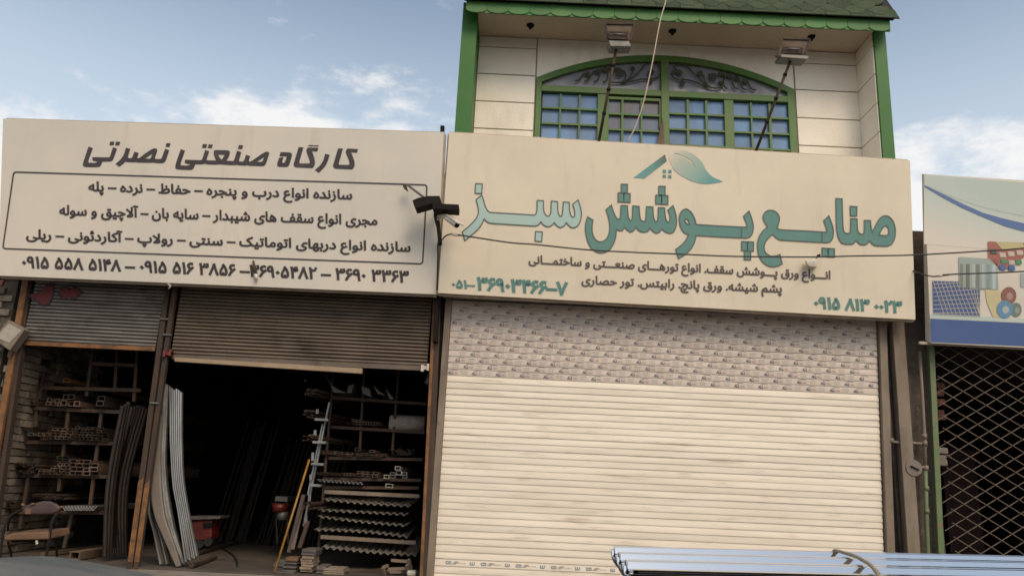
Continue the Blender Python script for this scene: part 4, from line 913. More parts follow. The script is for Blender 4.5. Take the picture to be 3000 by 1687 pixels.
bevel(MB().prism(*q3([(715, 705), (800, 700), (800, 880), (720, 900)], -.62, (0, .05, 0))).obj('mount', m_white, cc), .006)
MB().bar(at(*Z3(780, 825), -.63), at(*Z3(890, 815), -.72), .035).obj('bracket', m_white, cc)
a, b = at(*Z3(900, 820), -.72), at(*Z3(1150, 1010), -.86); d = (b - a).normalized()
MB().tube([a, a.lerp(b, .3), b], .036, 12).obj('body', m_white, cc, True)
bevel(MB().bar(a.lerp(b, .25) + Vector((.012, 0, .03)), b + d * .05 + Vector((.012, 0, .03)), .10, .014).obj('sun_shield', m_white, cc), .004)
MB().tube([b, b + d * .01], .028, 12).obj('lens', m_black, cc)
def cable(pts, Y, r, label, mat=m_cable, name='cable', extra=None, n=6):
    if isinstance(Y, (int, float)): Y = [Y] * len(pts)
    p3 = catmull([at(x, y, yy) for (x, y), yy in zip(pts, Y)], n)
    t = MB().tube(p3, r, 6).obj(name, mat, None, True); tag(t, label, 'cable' if name == 'cable' else 'rope'); return t
cable([Z3(672, 760), Z3(690, 900), Z3(740, 1080), Z3(770, 1300), Z3(745, 1448), (1283, 760), (1280, 850)], [-.64, -.62, -.56, -.5, -.46, -.44, -.36], .012, 'black camera cable running down the pole between the signs')
c1 = cable([(1293, 706), (1304, 692.5), (1322, 686), (1347, 689), (1400, 697), (1495, 711), (1574, 717), (1710, 731), (1850, 739), (1980, 744), (2150, 751), (2377, 753), (2500, 750), (2677, 747), (2890, 735), (3000, 727), (3400, 690), (4600, 560)],
           [-.5, -.62, -.66, -.68, -.7, -.75, -.75, -.75, -.75, -.75, -.75, -.75, -.75, -.75, -.75, -.75, -.8, -.9], .0082, 'long black cable strung across the middle sign and the blue banner')
c2 = cable([(2664, 790), (2685, 797), (2712, 806), (2738, 810), (2760, 806), (2800, 803), (3000, 795), (3400, 770), (4600, 690)], [-.3, -.42, -.5, -.52, -.55, -.6, -.65, -.7, -.9], .0082, 'short black cable with a taped joint in front of the blue banner')
for pts, Y, lab in (([(1322, 686), (1334, 689), (1347, 689)], -.67, 'pale taped joint on the long cable at the sign corner'), ([(2750, 809), (2765, 806), (2780, 804)], -.545, 'pale taped joint on the cable before the blue banner')):
    tag(MB().tube([at(*p, Y) for p in pts], .014, 8).obj('tape_joint', m_white, None, True), lab, 'cable joint')
cable([(1956, -60), (1951, 0), (1936, 54), (1923, 120.6), (1910, 190), (1885, 301.6), (1860, 374.6), (1839, 414)], [-.35, -.35, -.42, -.46, -.5, -.52, -.5, -.5], .0075, 'pale twine hanging from the eave to the sign top before the window', m_twine, 'twine')
# little damaged lamp holders on the faces of the signs
h1 = thing('broken_lamp_holder', 'small broken lamp holder hanging on the phone numbers of the left sign', 'lamp holder', sg(748, 822))
MB().tube([sg(742, 764, .01), sg(745, 785, .03), sg(750, 805, .03)], .012, 7, .02).obj('holder', m_rust, h1, True)
MB().tube([sg(749, 803, .03), sg(751, 820, .03)], .022, 8, .016).obj('bulb_stub', m_white, h1, True)
h2 = thing('lamp_cup', 'translucent white plastic lamp cup under the cable on the middle sign', 'lamp', sg(2375, 785))
Z7 = zf(2300, 560, 6.037)
bevel(MB().prism([sg(*Z7(*p), .03) for p in ((345, 1215), (400, 1240), (545, 1180), (572, 1280), (552, 1370), (400, 1355), (362, 1300))], [sg(*Z7(*p), .12) for p in ((375, 1235), (420, 1240), (540, 1200), (560, 1280), (545, 1340), (420, 1335), (390, 1290))]).obj('cup', m_white, h2), .008)
MB().tube([sg(*Z7(550, 1180), .08), sg(*Z7(580, 1140), .10), sg(*Z7(620, 1130), .12)], .012, 6).obj('neck', m_black, h2)
tag(MB().tube([sg(492, 831, .01), sg(500, 838, .01), sg(494, 846, .01)], .009, 6).obj('hook', m_white, None, True), 'small pale hook under the lower edge of the left sign', 'hook')

# floodlights on long arms
def flood(base, top, conv, flap, body, inner, label, jx):
    a, b = sg(*base) + Vector((0, .05, -.03)), at(*top, -.78)
    t = thing('floodlight', label, 'floodlight', a, 'floodlights over the middle sign')
    MB().tube([a, b], .017, 8).obj('arm', m_rust, t, True)
    for k in (.3, .55, .8):
        p = a.lerp(b, k); MB().tube([p, p + (b - a).normalized() * .03], .024, 8).obj('arm_clip', m_black, t, True)
    bevel(MB().prism([at(*conv(*p), -.86) for p in body], [at(*conv(*p), -.86) + Vector((0, .20, .03)) for p in body]).obj('housing', m_grey, t), .008)
    fr = [at(*conv(*p), -.84) for p in flap]; bkk = [p + Vector((0, .02, .01)) for p in fr]
    MB().prism(fr, bkk).obj('reflector', m_glass, t)
    mb = MB()
    for p, q in zip(fr, fr[1:] + fr[:1]): mb.bar(p + Vector((0, -.008, 0)), q + Vector((0, -.008, 0)), .016, .02)
    mb.obj('rim', m_rust, t)
    mb = MB(); inn = [at(*conv(*p), -.87) for p in inner]
    for p, q in zip(inn, inn[1:] + inn[:1]): mb.bar(p, q, .012, .02)
    mb.obj('lamp_socket', m_rust, t)
    c = sum((p for p in inn), Vector()) / 4; MB().tube([c + Vector((-.06, -.02, .0)), c + Vector((.07, -.02, .0))], .012, 8).obj('bulb', m_grey, t, True)
    MB().bar(b + Vector((0, 0, -.02)), b + Vector((0, -.02, .06)), .05, .02).obj('bracket', m_rust, t)
Za, Zb = zf(1320, 0, 3.15), zf(1980, 0, 2.899)
flood((1755, 408), (1806, 140), Za, [(1430, 222), (1690, 228), (1662, 378), (1452, 366)], [(1455, 368), (1645, 376), (1672, 432), (1475, 430)], [(1460, 297), (1635, 302), (1632, 362), (1460, 355)], 'left rusty floodlight on a long arm before the arched window', 0)
flood((2218, 432), (2320, 168), Zb, [(905, 332), (1138, 340), (1098, 462), (852, 488)], [(890, 462), (950, 448), (1136, 478), (1120, 506), (895, 488)], [(915, 400), (1075, 412), (1070, 452), (912, 445)], 'right rusty floodlight on a leaning arm near the right end of the window', 0)

# tilted box and red rag at the left edge
bx = thing('meter_box', 'pale dented metal box tilted on the left pillar', 'box', at(26, 1025, -.1))
q = [at(25, 937, -.14), at(72, 965, -.14), at(28, 1027, -.14), at(-24, 990, -.14)]
bevel(MB().prism(q, [p + Vector((0, .13, 0)) for p in q]).obj('casing', m_beige, bx), .008)
MB().prism([q[0].lerp(q[2], .12) + Vector((0, -.004, 0)), q[1].lerp(q[3], .08) + Vector((0, -.004, 0)), q[2].lerp(q[0], .25) + Vector((0, -.004, 0)), q[3].lerp(q[1], .12) + Vector((0, -.004, 0))], [q[0].lerp(q[2], .12), q[1].lerp(q[3], .08), q[2].lerp(q[0], .25), q[3].lerp(q[1], .12)]).obj('cover', M('dusty_box_lid', (.36, .32, .265), (.30, .26, .21), 9, rough=.6), bx)
MB().tube([at(40, 1030, .0), at(22, 1080, .02), at(10, 1120, .02)], .01, 6).obj('wire', m_cable, bx)
q = [at(-10, 822, -.12), at(12, 820, -.12), at(4, 836, -.12), at(-12, 840, -.12)]
tag(MB().prism(q, [p + Vector((0, .03, 0)) for p in q]).obj('rag', m_redp), 'scrap of red cloth tucked under the left end of the left sign', 'cloth')

# ------------------------------------------------------------------ workshop stock, left rack
Z1 = zf(0, 800, 3.219); Z2 = zf(0, 1240, 3.2417)
def hollow(wd, hh, ln, th, mat, rnd=False):
    mb = MB(); n = 10 if rnd else 4
    if rnd: ring = [(cos(2 * pi * k / n) * wd / 2, sin(2 * pi * k / n) * hh / 2) for k in range(n)]; rin = [(x * (1 - 2 * th / wd), z * (1 - 2 * th / hh)) for x, z in ring]
    else: ring = [(-wd / 2, -hh / 2), (wd / 2, -hh / 2), (wd / 2, hh / 2), (-wd / 2, hh / 2)]; rin = [(-wd / 2 + th, -hh / 2 + th), (wd / 2 - th, -hh / 2 + th), (wd / 2 - th, hh / 2 - th), (-wd / 2 + th, hh / 2 - th)]
    mb.v = [Vector((x, 0, z)) for x, z in ring] + [Vector((x, 0, z)) for x, z in rin] + [Vector((x, ln, z)) for x, z in ring] + [Vector((x, ln, z)) for x, z in rin]
    for k in range(n):
        j = (k + 1) % n; mb.f += [(k, j, n + j, n + k), (k, 2 * n + k, 2 * n + j, j), (n + k, n + j, 3 * n + j, 3 * n + k), (2 * n + k, 3 * n + k, 3 * n + j, 2 * n + j)]
    o = mb.obj('tube', mat, None, origin=(0, 0, 0)); me = o.data; bpy.data.objects.remove(o); return me
ORD = ['first', 'second', 'third', 'fourth', 'fifth', 'sixth', 'seventh', 'eighth', 'ninth', 'tenth']
def bundle(conv, x0, y0, x1, y1, nc, nr, ln, mat, label, group, Y=.5, rnd=False, jit=.25, skew=0.0, skip=()):
    a, b = at(*conv(x0, y0), Y), at(*conv(x1, y1), Y)
    wd = (b.x - a.x) / nc; hh = (a.z - b.z) / nr; me = hollow(wd * .96, hh * .96, ln, min(wd, hh) * .11, mat, rnd)
    for r in range(nr):
        for c in range(nc):
            if (r, c) in skip: continue
            o = inst(me, 'steel_tube', None, (a.x + wd * (c + .5) + (wd * random.uniform(-jit, jit) if rnd else 0), Y + random.uniform(-.04, .05), b.z + hh * (r + .5)), (0, random.uniform(-.01, .01), skew + random.uniform(-.003, .003)))
            lab = label
            if nc > 1: lab += ', ' + ORD[c] + ' from left'
            if nr > 1: lab += (', ' if nc == 1 else ' in ') + ('top row' if r == nr - 1 else 'bottom row' if r == 0 else ORD[nr - 1 - r] + ' row')
            tag(o, lab, 'steel tube', group)
    return a, b
G = 'steel tubes on the left rack'
bundle(Z1, 120, 1158, 205, 1242, 2, 2, 3.0, m_steel, "tube in the leftmost stack, top rack level", G)
bundle(Z1, 213, 1203, 302, 1244, 2, 1, 3.0, m_tubeend, "low tube beside the leftmost stack, top level", G)
bundle(Z1, 455, 1180, 572, 1252, 3, 2, 3.0, m_tubeend, "small tube in the middle bundle, top level", G)
bundle(Z1, 580, 1197, 742, 1256, 3, 1, 3.0, m_tubeend, "wide lower tube right of the top middle bundle", G)
bundle(Z1, 580, 1138, 702, 1194, 2, 1, 3.0, m_steel, "wide upper tube right of the top middle bundle", G)
bundle(Z1, 925, 1155, 978, 1256, 1, 2, 3.2, m_steel, "large brown tube at the top level right end", G)
bundle(Z1, 600, 990, 645, 1030, 1, 1, 3.0, m_orange, 'orange primed beam poking out high above the left rack', G)
bundle(Z2, 72, 30, 222, 155, 3, 4, 3.0, m_steel, "dark tube in the second level left stack", G, skip=((3, 0),))
bundle(Z2, 252, 84, 302, 116, 1, 1, 3.0, m_zinc, 'single bright tube lying alone on the second rack level', G)
bundle(Z2, 376, 86, 442, 155, 2, 2, 3.0, m_tubeend, "tube beside the second level middle stack", G)
bundle(Z2, 442, 36, 662, 155, 5, 4, 3.0, m_tubeend, "tube in the second level middle stack", G, skip=((3, 0),))
bundle(Z2, 722, 28, 1002, 166, 7, 5, 3.0, m_steel, "tube in the second level right stack", G, skip=((4, 1), (4, 6)))
bundle(Z2, 20, 372, 310, 482, 8, 3, 3.0, m_steel, "round pipe in the third level heap", G, rnd=True, jit=.4)
bundle(Z2, 350, 430, 502, 486, 4, 2, 3.0, m_tubeend, "tube left of the third level centre stack", G, skip=((1, 2),))
bundle(Z2, 502, 370, 650, 490, 4, 4, 3.0, m_tubeend, "small tube in the third level centre stack", G, skip=((3, 0),))
bundle(Z2, 535, 308, 652, 365, 2, 2, 3.0, m_steel, "flat tube atop the third level centre stack", G)
bundle(Z2, 668, 338, 852, 496, 3, 4, 3.0, m_tubeend, "pale-edged tube in the third level right stack", G)
bundle(Z2, 854, 376, 922, 496, 1, 3, 3.0, m_tubeend, "large tube at the third level right end", G)
bundle(Z2, 0, 738, 102, 832, 3, 3, 3.0, m_steel, "dark tube in the stack behind the chair", G)
bundle(Z2, 320, 662, 600, 728, 9, 2, 3.0, m_steel, "thin pipe loose on the lowest rack level", G, rnd=True, jit=.4)
bundle(Z2, 682, 1208, 768, 1292, 1, 1, 1.4, m_wood, 'big square timber box beam lying on the floor below the left rack', G, Y=.35, skew=.0)
rk = thing('storage_rack', 'rusty steel storage rack full of tubes along the left workshop wall', 'rack', (-4.9, 1, 0))
for pts in ([Z1(60, 1262), Z1(1150, 1310)], [Z2(40, 172), Z2(1090, 190)], [Z2(0, 492), Z2(1050, 505)], [Z2(0, 840), Z2(1000, 845)], [Z1(880, 855), Z1(1300, 872)], [Z1(400, 1080), Z1(1330, 1105)]):
    a, b = at(*pts[0], .60), at(*pts[1], .60); MB().bar(a, b, .04, .04).obj('crossbar', m_rust, rk)
for pts in ([Z1(880, 720), Z1(820, 1160)], [Z1(1110, 720), Z1(1085, 1110)], [Z1(1300, 720), Z1(1265, 1210)], [Z1(375, 660), Z1(340, 1449)], [Z1(650, 1290), Z2(560, 640)], [Z1(960, 1310), Z2(860, 770)], [Z2(280, 480), Z2(190, 1000)], [Z2(690, 850), Z2(610, 1180)], [Z1(420, 930), Z1(380, 1180)]):
    a, b = at(*pts[0], .62), at(*pts[1], .62); MB().bar(a, b, .035, .035).obj('upright', m_rust, rk)
MB().bar(at(*Z2(400, 1240), .6), at(*Z2(960, 1165), 1.4), .05, .04).obj('floor_beam', m_wood, rk)
# angle irons nested on the lowest level
mb = MB()
for k in range(10):
    p = at(*Z2(620 + k * 29, 812), .45); mb.prism([p + Vector((-.045, 0, .03)), p + Vector((0, 0, -.02)), p + Vector((.045, 0, .03)), p + Vector((.04, 0, .036)), p + Vector((0, 0, -.01)), p + Vector((-.04, 0, .036))], [p + Vector(q) for q in ((-.045, 2, .03), (0, 2, -.02), (.045, 2, .03), (.04, 2, .036), (0, 2, -.01), (-.04, 2, .036))])
tag(mb.obj('angle_irons', m_zinc), 'nested zigzag angle irons on the lowest level of the left rack', 'angle irons')['kind'] = 'stuff'
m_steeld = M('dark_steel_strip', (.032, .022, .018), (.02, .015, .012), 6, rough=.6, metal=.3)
# dark bent sheets standing behind the twin posts
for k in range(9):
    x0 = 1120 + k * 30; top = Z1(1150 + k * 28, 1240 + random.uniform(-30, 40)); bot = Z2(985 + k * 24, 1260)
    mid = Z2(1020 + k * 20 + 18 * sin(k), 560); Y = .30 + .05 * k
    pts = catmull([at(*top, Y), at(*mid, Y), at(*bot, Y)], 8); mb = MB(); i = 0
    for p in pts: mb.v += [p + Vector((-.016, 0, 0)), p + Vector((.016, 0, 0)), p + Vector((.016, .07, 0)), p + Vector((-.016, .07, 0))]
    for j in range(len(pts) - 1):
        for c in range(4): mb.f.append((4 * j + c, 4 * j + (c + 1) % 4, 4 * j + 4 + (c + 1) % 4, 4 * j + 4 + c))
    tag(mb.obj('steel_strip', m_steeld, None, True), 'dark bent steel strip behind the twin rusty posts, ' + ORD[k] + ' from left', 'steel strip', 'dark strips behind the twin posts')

# galvanised profiles leaning in the doorway
Z5 = zf(400, 1080, 2.497)
def ribbon(l, r, Y0, Y1, mat, label, group=None, rib=.02, name='metal_profile'):
    L3 = catmull([at(*Z5(*p), Y0) for p in l], 7); R3 = catmull([at(*Z5(*p), Y0) for p in r], 7); mb = MB(); n = len(L3)
    for a, b in zip(L3, R3):
        m1 = a.lerp(b, .12); m2 = a.lerp(b, .88)
        mb.v += [a + Vector((0, rib, 0)), m1, m2, b + Vector((0, rib, 0)), b + Vector((0, rib + .01, 0)), a + Vector((0, rib + .01, 0))]
    for j in range(n - 1):
        for c in range(6): mb.f.append((6 * j + c, 6 * j + (c + 1) % 6, 6 * j + 6 + (c + 1) % 6, 6 * j + 6 + c))
    mb.f += [tuple(range(6)), tuple(range(6 * n - 1, 6 * n - 7, -1))]
    o = mb.obj(name, mat); smooth_angle(o, 35); tag(o, label, 'metal profile', group); return o
def lerp2(a, b, t): return [(p[0] + (q[0] - p[0]) * t, p[1] + (q[1] - p[1]) * t) for p, q in zip(a, b)]
Lf = [(236, 128), (240, 330), (243, 560), (262, 850), (300, 1060), (352, 1412)]; Rt = [(332, 158), (330, 330), (332, 560), (342, 800), (380, 1040), (447, 1378)]
for k in range(6): 
    l, r = lerp2(Lf, Rt, k / 6 + .015), lerp2(Lf, Rt, (k + 1) / 6 - .015)
    l = [(l[0][0], l[0][1] + (k % 3) * 7)] + l[1:]; r = [(r[0][0], r[0][1] + (k % 3) * 7)] + r[1:]
    l = l[:-1] + [(l[-1][0], l[-1][1] - (k % 2) * 12)]; r = r[:-1] + [(r[-1][0], r[-1][1] - (k % 2) * 12)]
    ribbon(l, r, .12, .3, m_zinc, ORD[k] + ' channel from left in the bright right-hand fan in the doorway', 'galvanised channels leaning in the doorway', .03)
Lf = [(198, 105), (186, 330), (172, 620), (178, 880), (215, 1120), (330, 1420)]; Rt = [(232, 118), (228, 330), (212, 620), (228, 880), (275, 1150), (356, 1425)]
for k in range(3):
    ribbon(lerp2(Lf, Rt, k / 3 + .02), lerp2(Lf, Rt, (k + 1) / 3 - .04), .16 + .02 * k, .3, m_zinc, ORD[k] + ' channel from left in the narrow left galvanised fan', 'galvanised channels leaning in the doorway', .035)
ribbon([(165, 335), (128, 640), (103, 860), (120, 1050), (190, 1230), (285, 1445)], [(182, 335), (172, 640), (178, 860), (205, 1080), (262, 1250), (322, 1438)], .10, .3, m_greyst, 'plain grey steel strip bending out of the left fan', None, .01)
for k in range(4):
    ribbon([(95 - k * 4, 860 + 20 * k), (85 + k * 3, 1050), (120 + k * 18, 1200), (165 + k * 22, 1430)], [(104 - k * 4, 860 + 20 * k), (98 + k * 3, 1050), (135 + k * 18, 1200), (184 + k * 22, 1425)], .2 + .03 * k, .3, m_steel if k % 2 else m_zinc, 'narrow strip bowed beside the twin posts, ' + ORD[k] + ' from left', 'narrow strips beside the twin posts', .02)

# red machine
rm = thing('compressor', 'small red wheeled machine on the workshop floor', 'machine', at(*Z5(470, 1290), 1.8))
q = [at(*Z5(*p), 1.8) for p in ((402, 1108), (555, 1102), (548, 1235), (520, 1250), (430, 1262), (412, 1200))]
bevel(MB().prism(q, [p + Vector((0, .3, 0)) for p in q]).obj('tank', m_redp, rm), .02)
q = [at(*Z5(*p), 1.75) for p in ((395, 1075), (620, 1078), (610, 1096), (400, 1104))]
bevel(MB().prism(q, [p + Vector((0, .35, 0)) for p in q]).obj('top_plate', m_scrap, rm), .005)
q = [at(*Z5(*p), 1.78) for p in ((485, 1125), (552, 1122), (550, 1160), (490, 1168))]
MB().prism(q, [p + Vector((0, .03, 0)) for p in q]).obj('panel', m_black, rm)
for u, v in ((458, 1282), (522, 1265)):
    p = at(*Z5(u, v), 1.8); MB().tube([p, p + Vector((0, .06, 0))], .055, 14).obj('wheel', m_rubber, rm)
m_deep = M('darkened_deep_bar', (.020, .014, .011), (.012, .009, .007), 6, rough=.8)  # steel colour darkened to put the gloom of the deep interior into it
# dim stacks of upright bars further in
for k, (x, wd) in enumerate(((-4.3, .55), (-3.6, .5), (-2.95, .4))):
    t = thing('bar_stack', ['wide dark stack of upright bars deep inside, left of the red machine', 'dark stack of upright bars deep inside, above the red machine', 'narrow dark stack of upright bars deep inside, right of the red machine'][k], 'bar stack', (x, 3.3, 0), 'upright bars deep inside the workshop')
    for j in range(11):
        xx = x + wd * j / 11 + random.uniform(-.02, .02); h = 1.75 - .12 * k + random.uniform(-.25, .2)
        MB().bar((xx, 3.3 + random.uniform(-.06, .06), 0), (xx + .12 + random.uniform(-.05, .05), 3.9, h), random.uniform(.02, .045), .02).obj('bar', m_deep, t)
for k, pts in enumerate((((450, 1300), (745, 1235)), ((445, 1345), (740, 1262)), ((400, 1440), (575, 1375)))):
    a, b = atz(*Z5(*pts[0]), .03), atz(*Z5(*pts[1]), .03)
    tag(MB().bar(a, b, .05, .03).obj('floor_rail', m_rust), ['far rusty bar lying on the workshop floor', 'middle rusty bar lying on the workshop floor', 'near rusty bar lying by the galvanised fan'][k], 'steel bar', 'bars on the workshop floor')
a, b = atz(*Z5(630, 1310), .012), atz(*Z5(740, 1440), .012)
tag(MB().tube(catmull([a, a.lerp(b, .5) + Vector((.06, 0, 0)), b], 5), .012, 6).obj('hose', m_cable, None, True), 'thin dark hose curling on the concrete floor', 'hose')

# ------------------------------------------------------------------ right rack
Z4 = zf(760, 1060, 2.311)
rr = thing('storage_rack', 'tall rusty rack with corrugated sheets on the right side of the workshop doorway', 'rack', (-1.5, .9, 0))
for pts in ([(490, 242), (1130, 285)], [(485, 440), (1118, 478)], [(470, 650), (1105, 660)], [(450, 790), (1095, 800)], [(440, 848), (1080, 852)]):
    MB().bar(at(*Z4(*pts[0]), .85), at(*Z4(*pts[1]), .85), .035, .035).obj('crossbar', m_rust, rr)
for pts in ([(440, 878), (1085, 908)], [(415, 1182), (1060, 1222)]):
    bevel(MB().bar(at(*Z4(*pts[0]), .72), at(*Z4(*pts[1]), .72), .03, .045).obj('crossbar', m_beige, rr), .004)
for pts in ([(492, 200), (395, 1330)], [(712, 30), (680, 600)], [(945, 30), (900, 600)], [(503, 30), (492, 220)]):
    MB().bar(at(*Z4(*pts[0]), .87), at(*Z4(*pts[1]), .87), .028, .028).obj('upright', m_rust, rr)
G2 = 'steel tubes on the right rack'
bundle(Z4, 632, 388, 700, 425, 3, 2, 2.5, m_tubeend, "tube stacked on the right rack's second shelf", G2, Y=.8)
bundle(Z4, 700, 402, 820, 430, 6, 1, 2.5, m_steel, "tube in the right rack's second shelf row", G2, Y=.8)
bundle(Z4, 600, 408, 616, 422, 1, 1, 2.5, m_steel, 'single thin pipe alone at the left of the second shelf', G2, Y=.8, rnd=True)
bundle(Z4, 395, 595, 530, 628, 9, 2, 2.5, m_tubeend, "thin tube on the third shelf's left end", G2, Y=.8)
bundle(Z4, 530, 608, 860, 648, 10, 2, 2.5, m_tubeend, "tube in the third shelf's long row", G2, Y=.8)
bundle(Z4, 645, 578, 680, 602, 1, 1, 2.5, m_tubeend, 'larger tube on top of the third shelf row', G2, Y=.8)
bundle(Z4, 745, 595, 785, 612, 1, 1, 2.5, m_tubeend, 'flat tube on top of the third shelf row, right of the larger one', G2, Y=.8)
bundle(Z4, 380, 742, 560, 772, 10, 2, 2.5, m_steel, "thin pipe in the fourth shelf heap", G2, Y=.8, rnd=True, jit=.4)
bundle(Z4, 570, 750, 665, 772, 4, 1, 2.5, m_tubeend, "low tube beside the fourth shelf heap", G2, Y=.8)
bundle(Z4, 665, 738, 800, 780, 4, 2, 2.5, m_tubeend, "rusty tube in the fourth shelf stack", G2, Y=.8)
for x0, y0, x1, y1, lb in ((918, 704, 955, 732, 'upper one of the stacked pair'), (922, 735, 960, 765, 'lower one of the stacked pair'), (842, 762, 878, 790, 'lying left of the pair')):
    bundle(Z4, x0, y0, x1, y1, 1, 1, 2.0, m_white, 'white-edged profile on the fourth shelf, ' + lb, G2, Y=.78)
bundle(Z4, 850, 822, 900, 852, 1, 1, 2.0, m_white, 'bright white-edged profile standing alone on the fifth shelf', G2, Y=.78)
for x0 in (885, 965): bundle(Z4, x0, 745, x0 + 32, 785, 1, 2, 2.0, m_zinc, 'dull profile ' + ('left' if x0 < 900 else 'right') + ' of the stacked white pair', G2, Y=.8)
def wavy(x0, y0, x1, y1, sag, pitch, amp, ln, mat, label, Y, back):
    a, b = at(*Z4(x0, y0), Y), at(*Z4(x1, y1), Y); n = int((b.x - a.x) / pitch * 8); mb = MB()
    for row in range(2):
        for k in range(n + 1):
            t = k / n; p = a.lerp(b, t); z = p.z - sag * 4 * t * (1 - t) + amp * sin(2 * pi * (p.x - a.x) / pitch)
            for dz in (0, -.006): mb.v.append(Vector((p.x, Y + row * ln, z + dz + row * back)))
    m = 2 * (n + 1)
    for k in range(n):
        i = 2 * k; mb.f += [(i, i + 2, m + i + 2, m + i), (i + 1, m + i + 1, m + i + 3, i + 3), (i, i + 1, i + 3, i + 2)]
    o = mb.obj('corrugated_sheet', mat, None, True); smooth_angle(o, 50); tag(o, label, 'corrugated sheet', 'corrugated sheets on the right rack')
m_corr = M('fibre_cement_sheet', (.22, .195, .16), (.155, .135, .11), 5, rough=.6, metal=.15)
for k, (x0, y0, x1, y1, sg_, bkz, lab) in enumerate(((432, 928, 1025, 972, .01, .05, 'topmost'), (400, 1000, 1005, 1030, .0, .05, 'second from the top'), (395, 1042, 1000, 1105, .01, .05, 'third from the top'), (370, 1135, 1005, 1182, -.02, .09, 'fourth from the top'), (425, 1250, 1060, 1305, .01, .13, 'lowest and widest'))):
    wavy(x0, y0, x1, y1, sg_, .078, .0125, 1.2, m_corr, lab + ' corrugated sheet stored on the right rack', .66, bkz)
# nested wavy gutters and folded flashings
wavy(390, 798, 700, 820, 0, .05, .014, 1.0, m_zinc, 'zigzag flashing bundle under the fourth shelf of the right rack', .75, 0)
fl = thing('folded_sheets', 'crumpled pale sheet metal flashings on the top shelf of the right rack', 'sheet metal', at(*Z4(700, 230), .8))
for pts in ([(480, 150), (500, 205), (600, 210), (540, 190)], [(600, 160), (640, 150), (620, 210), (595, 208)], [(690, 165), (745, 180), (755, 235), (700, 215)], [(770, 155), (800, 215), (850, 222), (810, 200)], [(855, 180), (880, 250), (910, 250), (870, 200)]):
    q = [at(*Z4(*p), .76) for p in pts]; MB().prism(q, [p + Vector((0, .5, 0)) for p in q]).obj('flashing', m_grey, fl)
MB().tube([at(*Z4(440, 85), .8), at(*Z4(488, 150), .7)], .010, 6).obj('rod', m_zinc, fl)
# white sack-like roll on the second shelf
p0, p1 = at(*Z4(885, 415), .95), at(*Z4(1120, 425), .95)
tag(MB().tube([p0, p0.lerp(p1, .03), p0.lerp(p1, .5), p1], .105, 16).obj('insulation_roll', M('dusty_wool', (.30, .265, .225), (.22, .19, .16), 12, rough=.95, bump=.6, bscale=30), None, True), 'pale grey insulation roll on the second shelf of the right rack', 'roll')
p = at(*Z4(1130, 150), .4)
tag(MB().tube([p, p + Vector((.03, 0, .05)), p + Vector((.05, .02, .12))], .035, 10, .06).obj('plastic_bag', m_grey, None, True), 'grey plastic bag hanging at the right edge of the doorway', 'bag')
# tangle of wires on shelf three
mb = MB()
for k in range(16):
    x = 870 + random.uniform(0, 120); pts = [at(*Z4(x + j * 18, 610 + 25 * random.uniform(-1, 1)), .8) for j in range(5)]
    mb.tube(catmull(pts, 3), .004, 4)
tag(mb.obj('wire_tangle', m_steel), 'tangled thin wire heap at the right end of the third shelf', 'wire')['kind'] = 'stuff'
# bundles of rods poking out left of the rack
for k, (u, v, nn) in enumerate(((340, 205, 26), (330, 350, 14), (330, 515, 14), (320, 975, 22))):
    mb = MB()
    for j in range(nn):
        a = at(*Z4(u + random.uniform(-35, 50), v + random.uniform(-26, 22)), .55 + random.uniform(-.1, .1)); mb.bar(a, a + Vector((random.uniform(.25, .35), random.uniform(1.0, 1.6), random.uniform(-.04, .04))), .012)
    tag(mb.obj('rod_bundle', m_tubeend), ['thick bundle of rods at the height of the top shelf', 'small bundle of rods beside the topmost ladder rung', 'small bundle of rods beside the second ladder rung', 'loose bundle of rods near the foot of the ladder'][k], 'rod bundle', 'rod bundles by the ladder')['kind'] = 'stuff'
# light metal ladder leaning
ld = thing('ladder', 'light aluminium ladder leaning against the left end of the right rack', 'ladder', at(*Z4(330, 1100), .6))
m_alu = M('aluminium', (.26, .26, .26), (.16, .16, .15), 14, rough=.4, metal=.4)
for a, b in (((475, 275), (300, 1110)), ((430, 420), (330, 900))):
    MB().bar(at(*Z4(*a), .62), at(*Z4(*b), .55), .018, .04).obj('rail', m_alu, ld)
for u0, u1, v in ((380, 470, 390), (365, 455, 543), (355, 440, 690), (350, 420, 833)):
    bevel(MB().bar(at(*Z4(u0, v), .50), at(*Z4(u1, v + 4), .50), .10, .028).obj('rung', m_alu, ld), .004)
for (u, v0, v1) in ((393, 318, 350), (378, 460, 500), (362, 612, 668), (350, 760, 800), (340, 902, 940), (316, 1032, 1092)):
    MB().bar(at(*Z4(u, v0), .50), at(*Z4(u - 2, v1), .50), .03, .012).obj('bracket', m_alu, ld)
a, b = at(*Z4(338, 660), .35), at(*Z4(103, 1418), -.0)
tag(MB().tube([a, b], .012, 8).obj('yellow_rod', m_yellow, None, True), 'long yellow rod leaning across the doorway to the floor', 'rod')
for k, (a, b, mt) in enumerate((((300, 900), (200, 1290), m_steel), ((290, 970), (225, 1270), m_steel), ((330, 1080), (270, 1260), m_rust))):
    tag(MB().bar(at(*Z4(*a), .45), at(*Z4(*b), .25), .04, .03).obj('flat_bar', mt), ['long flat bar leaning right of the yellow rod', 'second flat bar leaning right of the yellow rod', 'broad rusty bar leaning by the ladder foot'][k], 'steel bar', 'flat bars by the yellow rod')
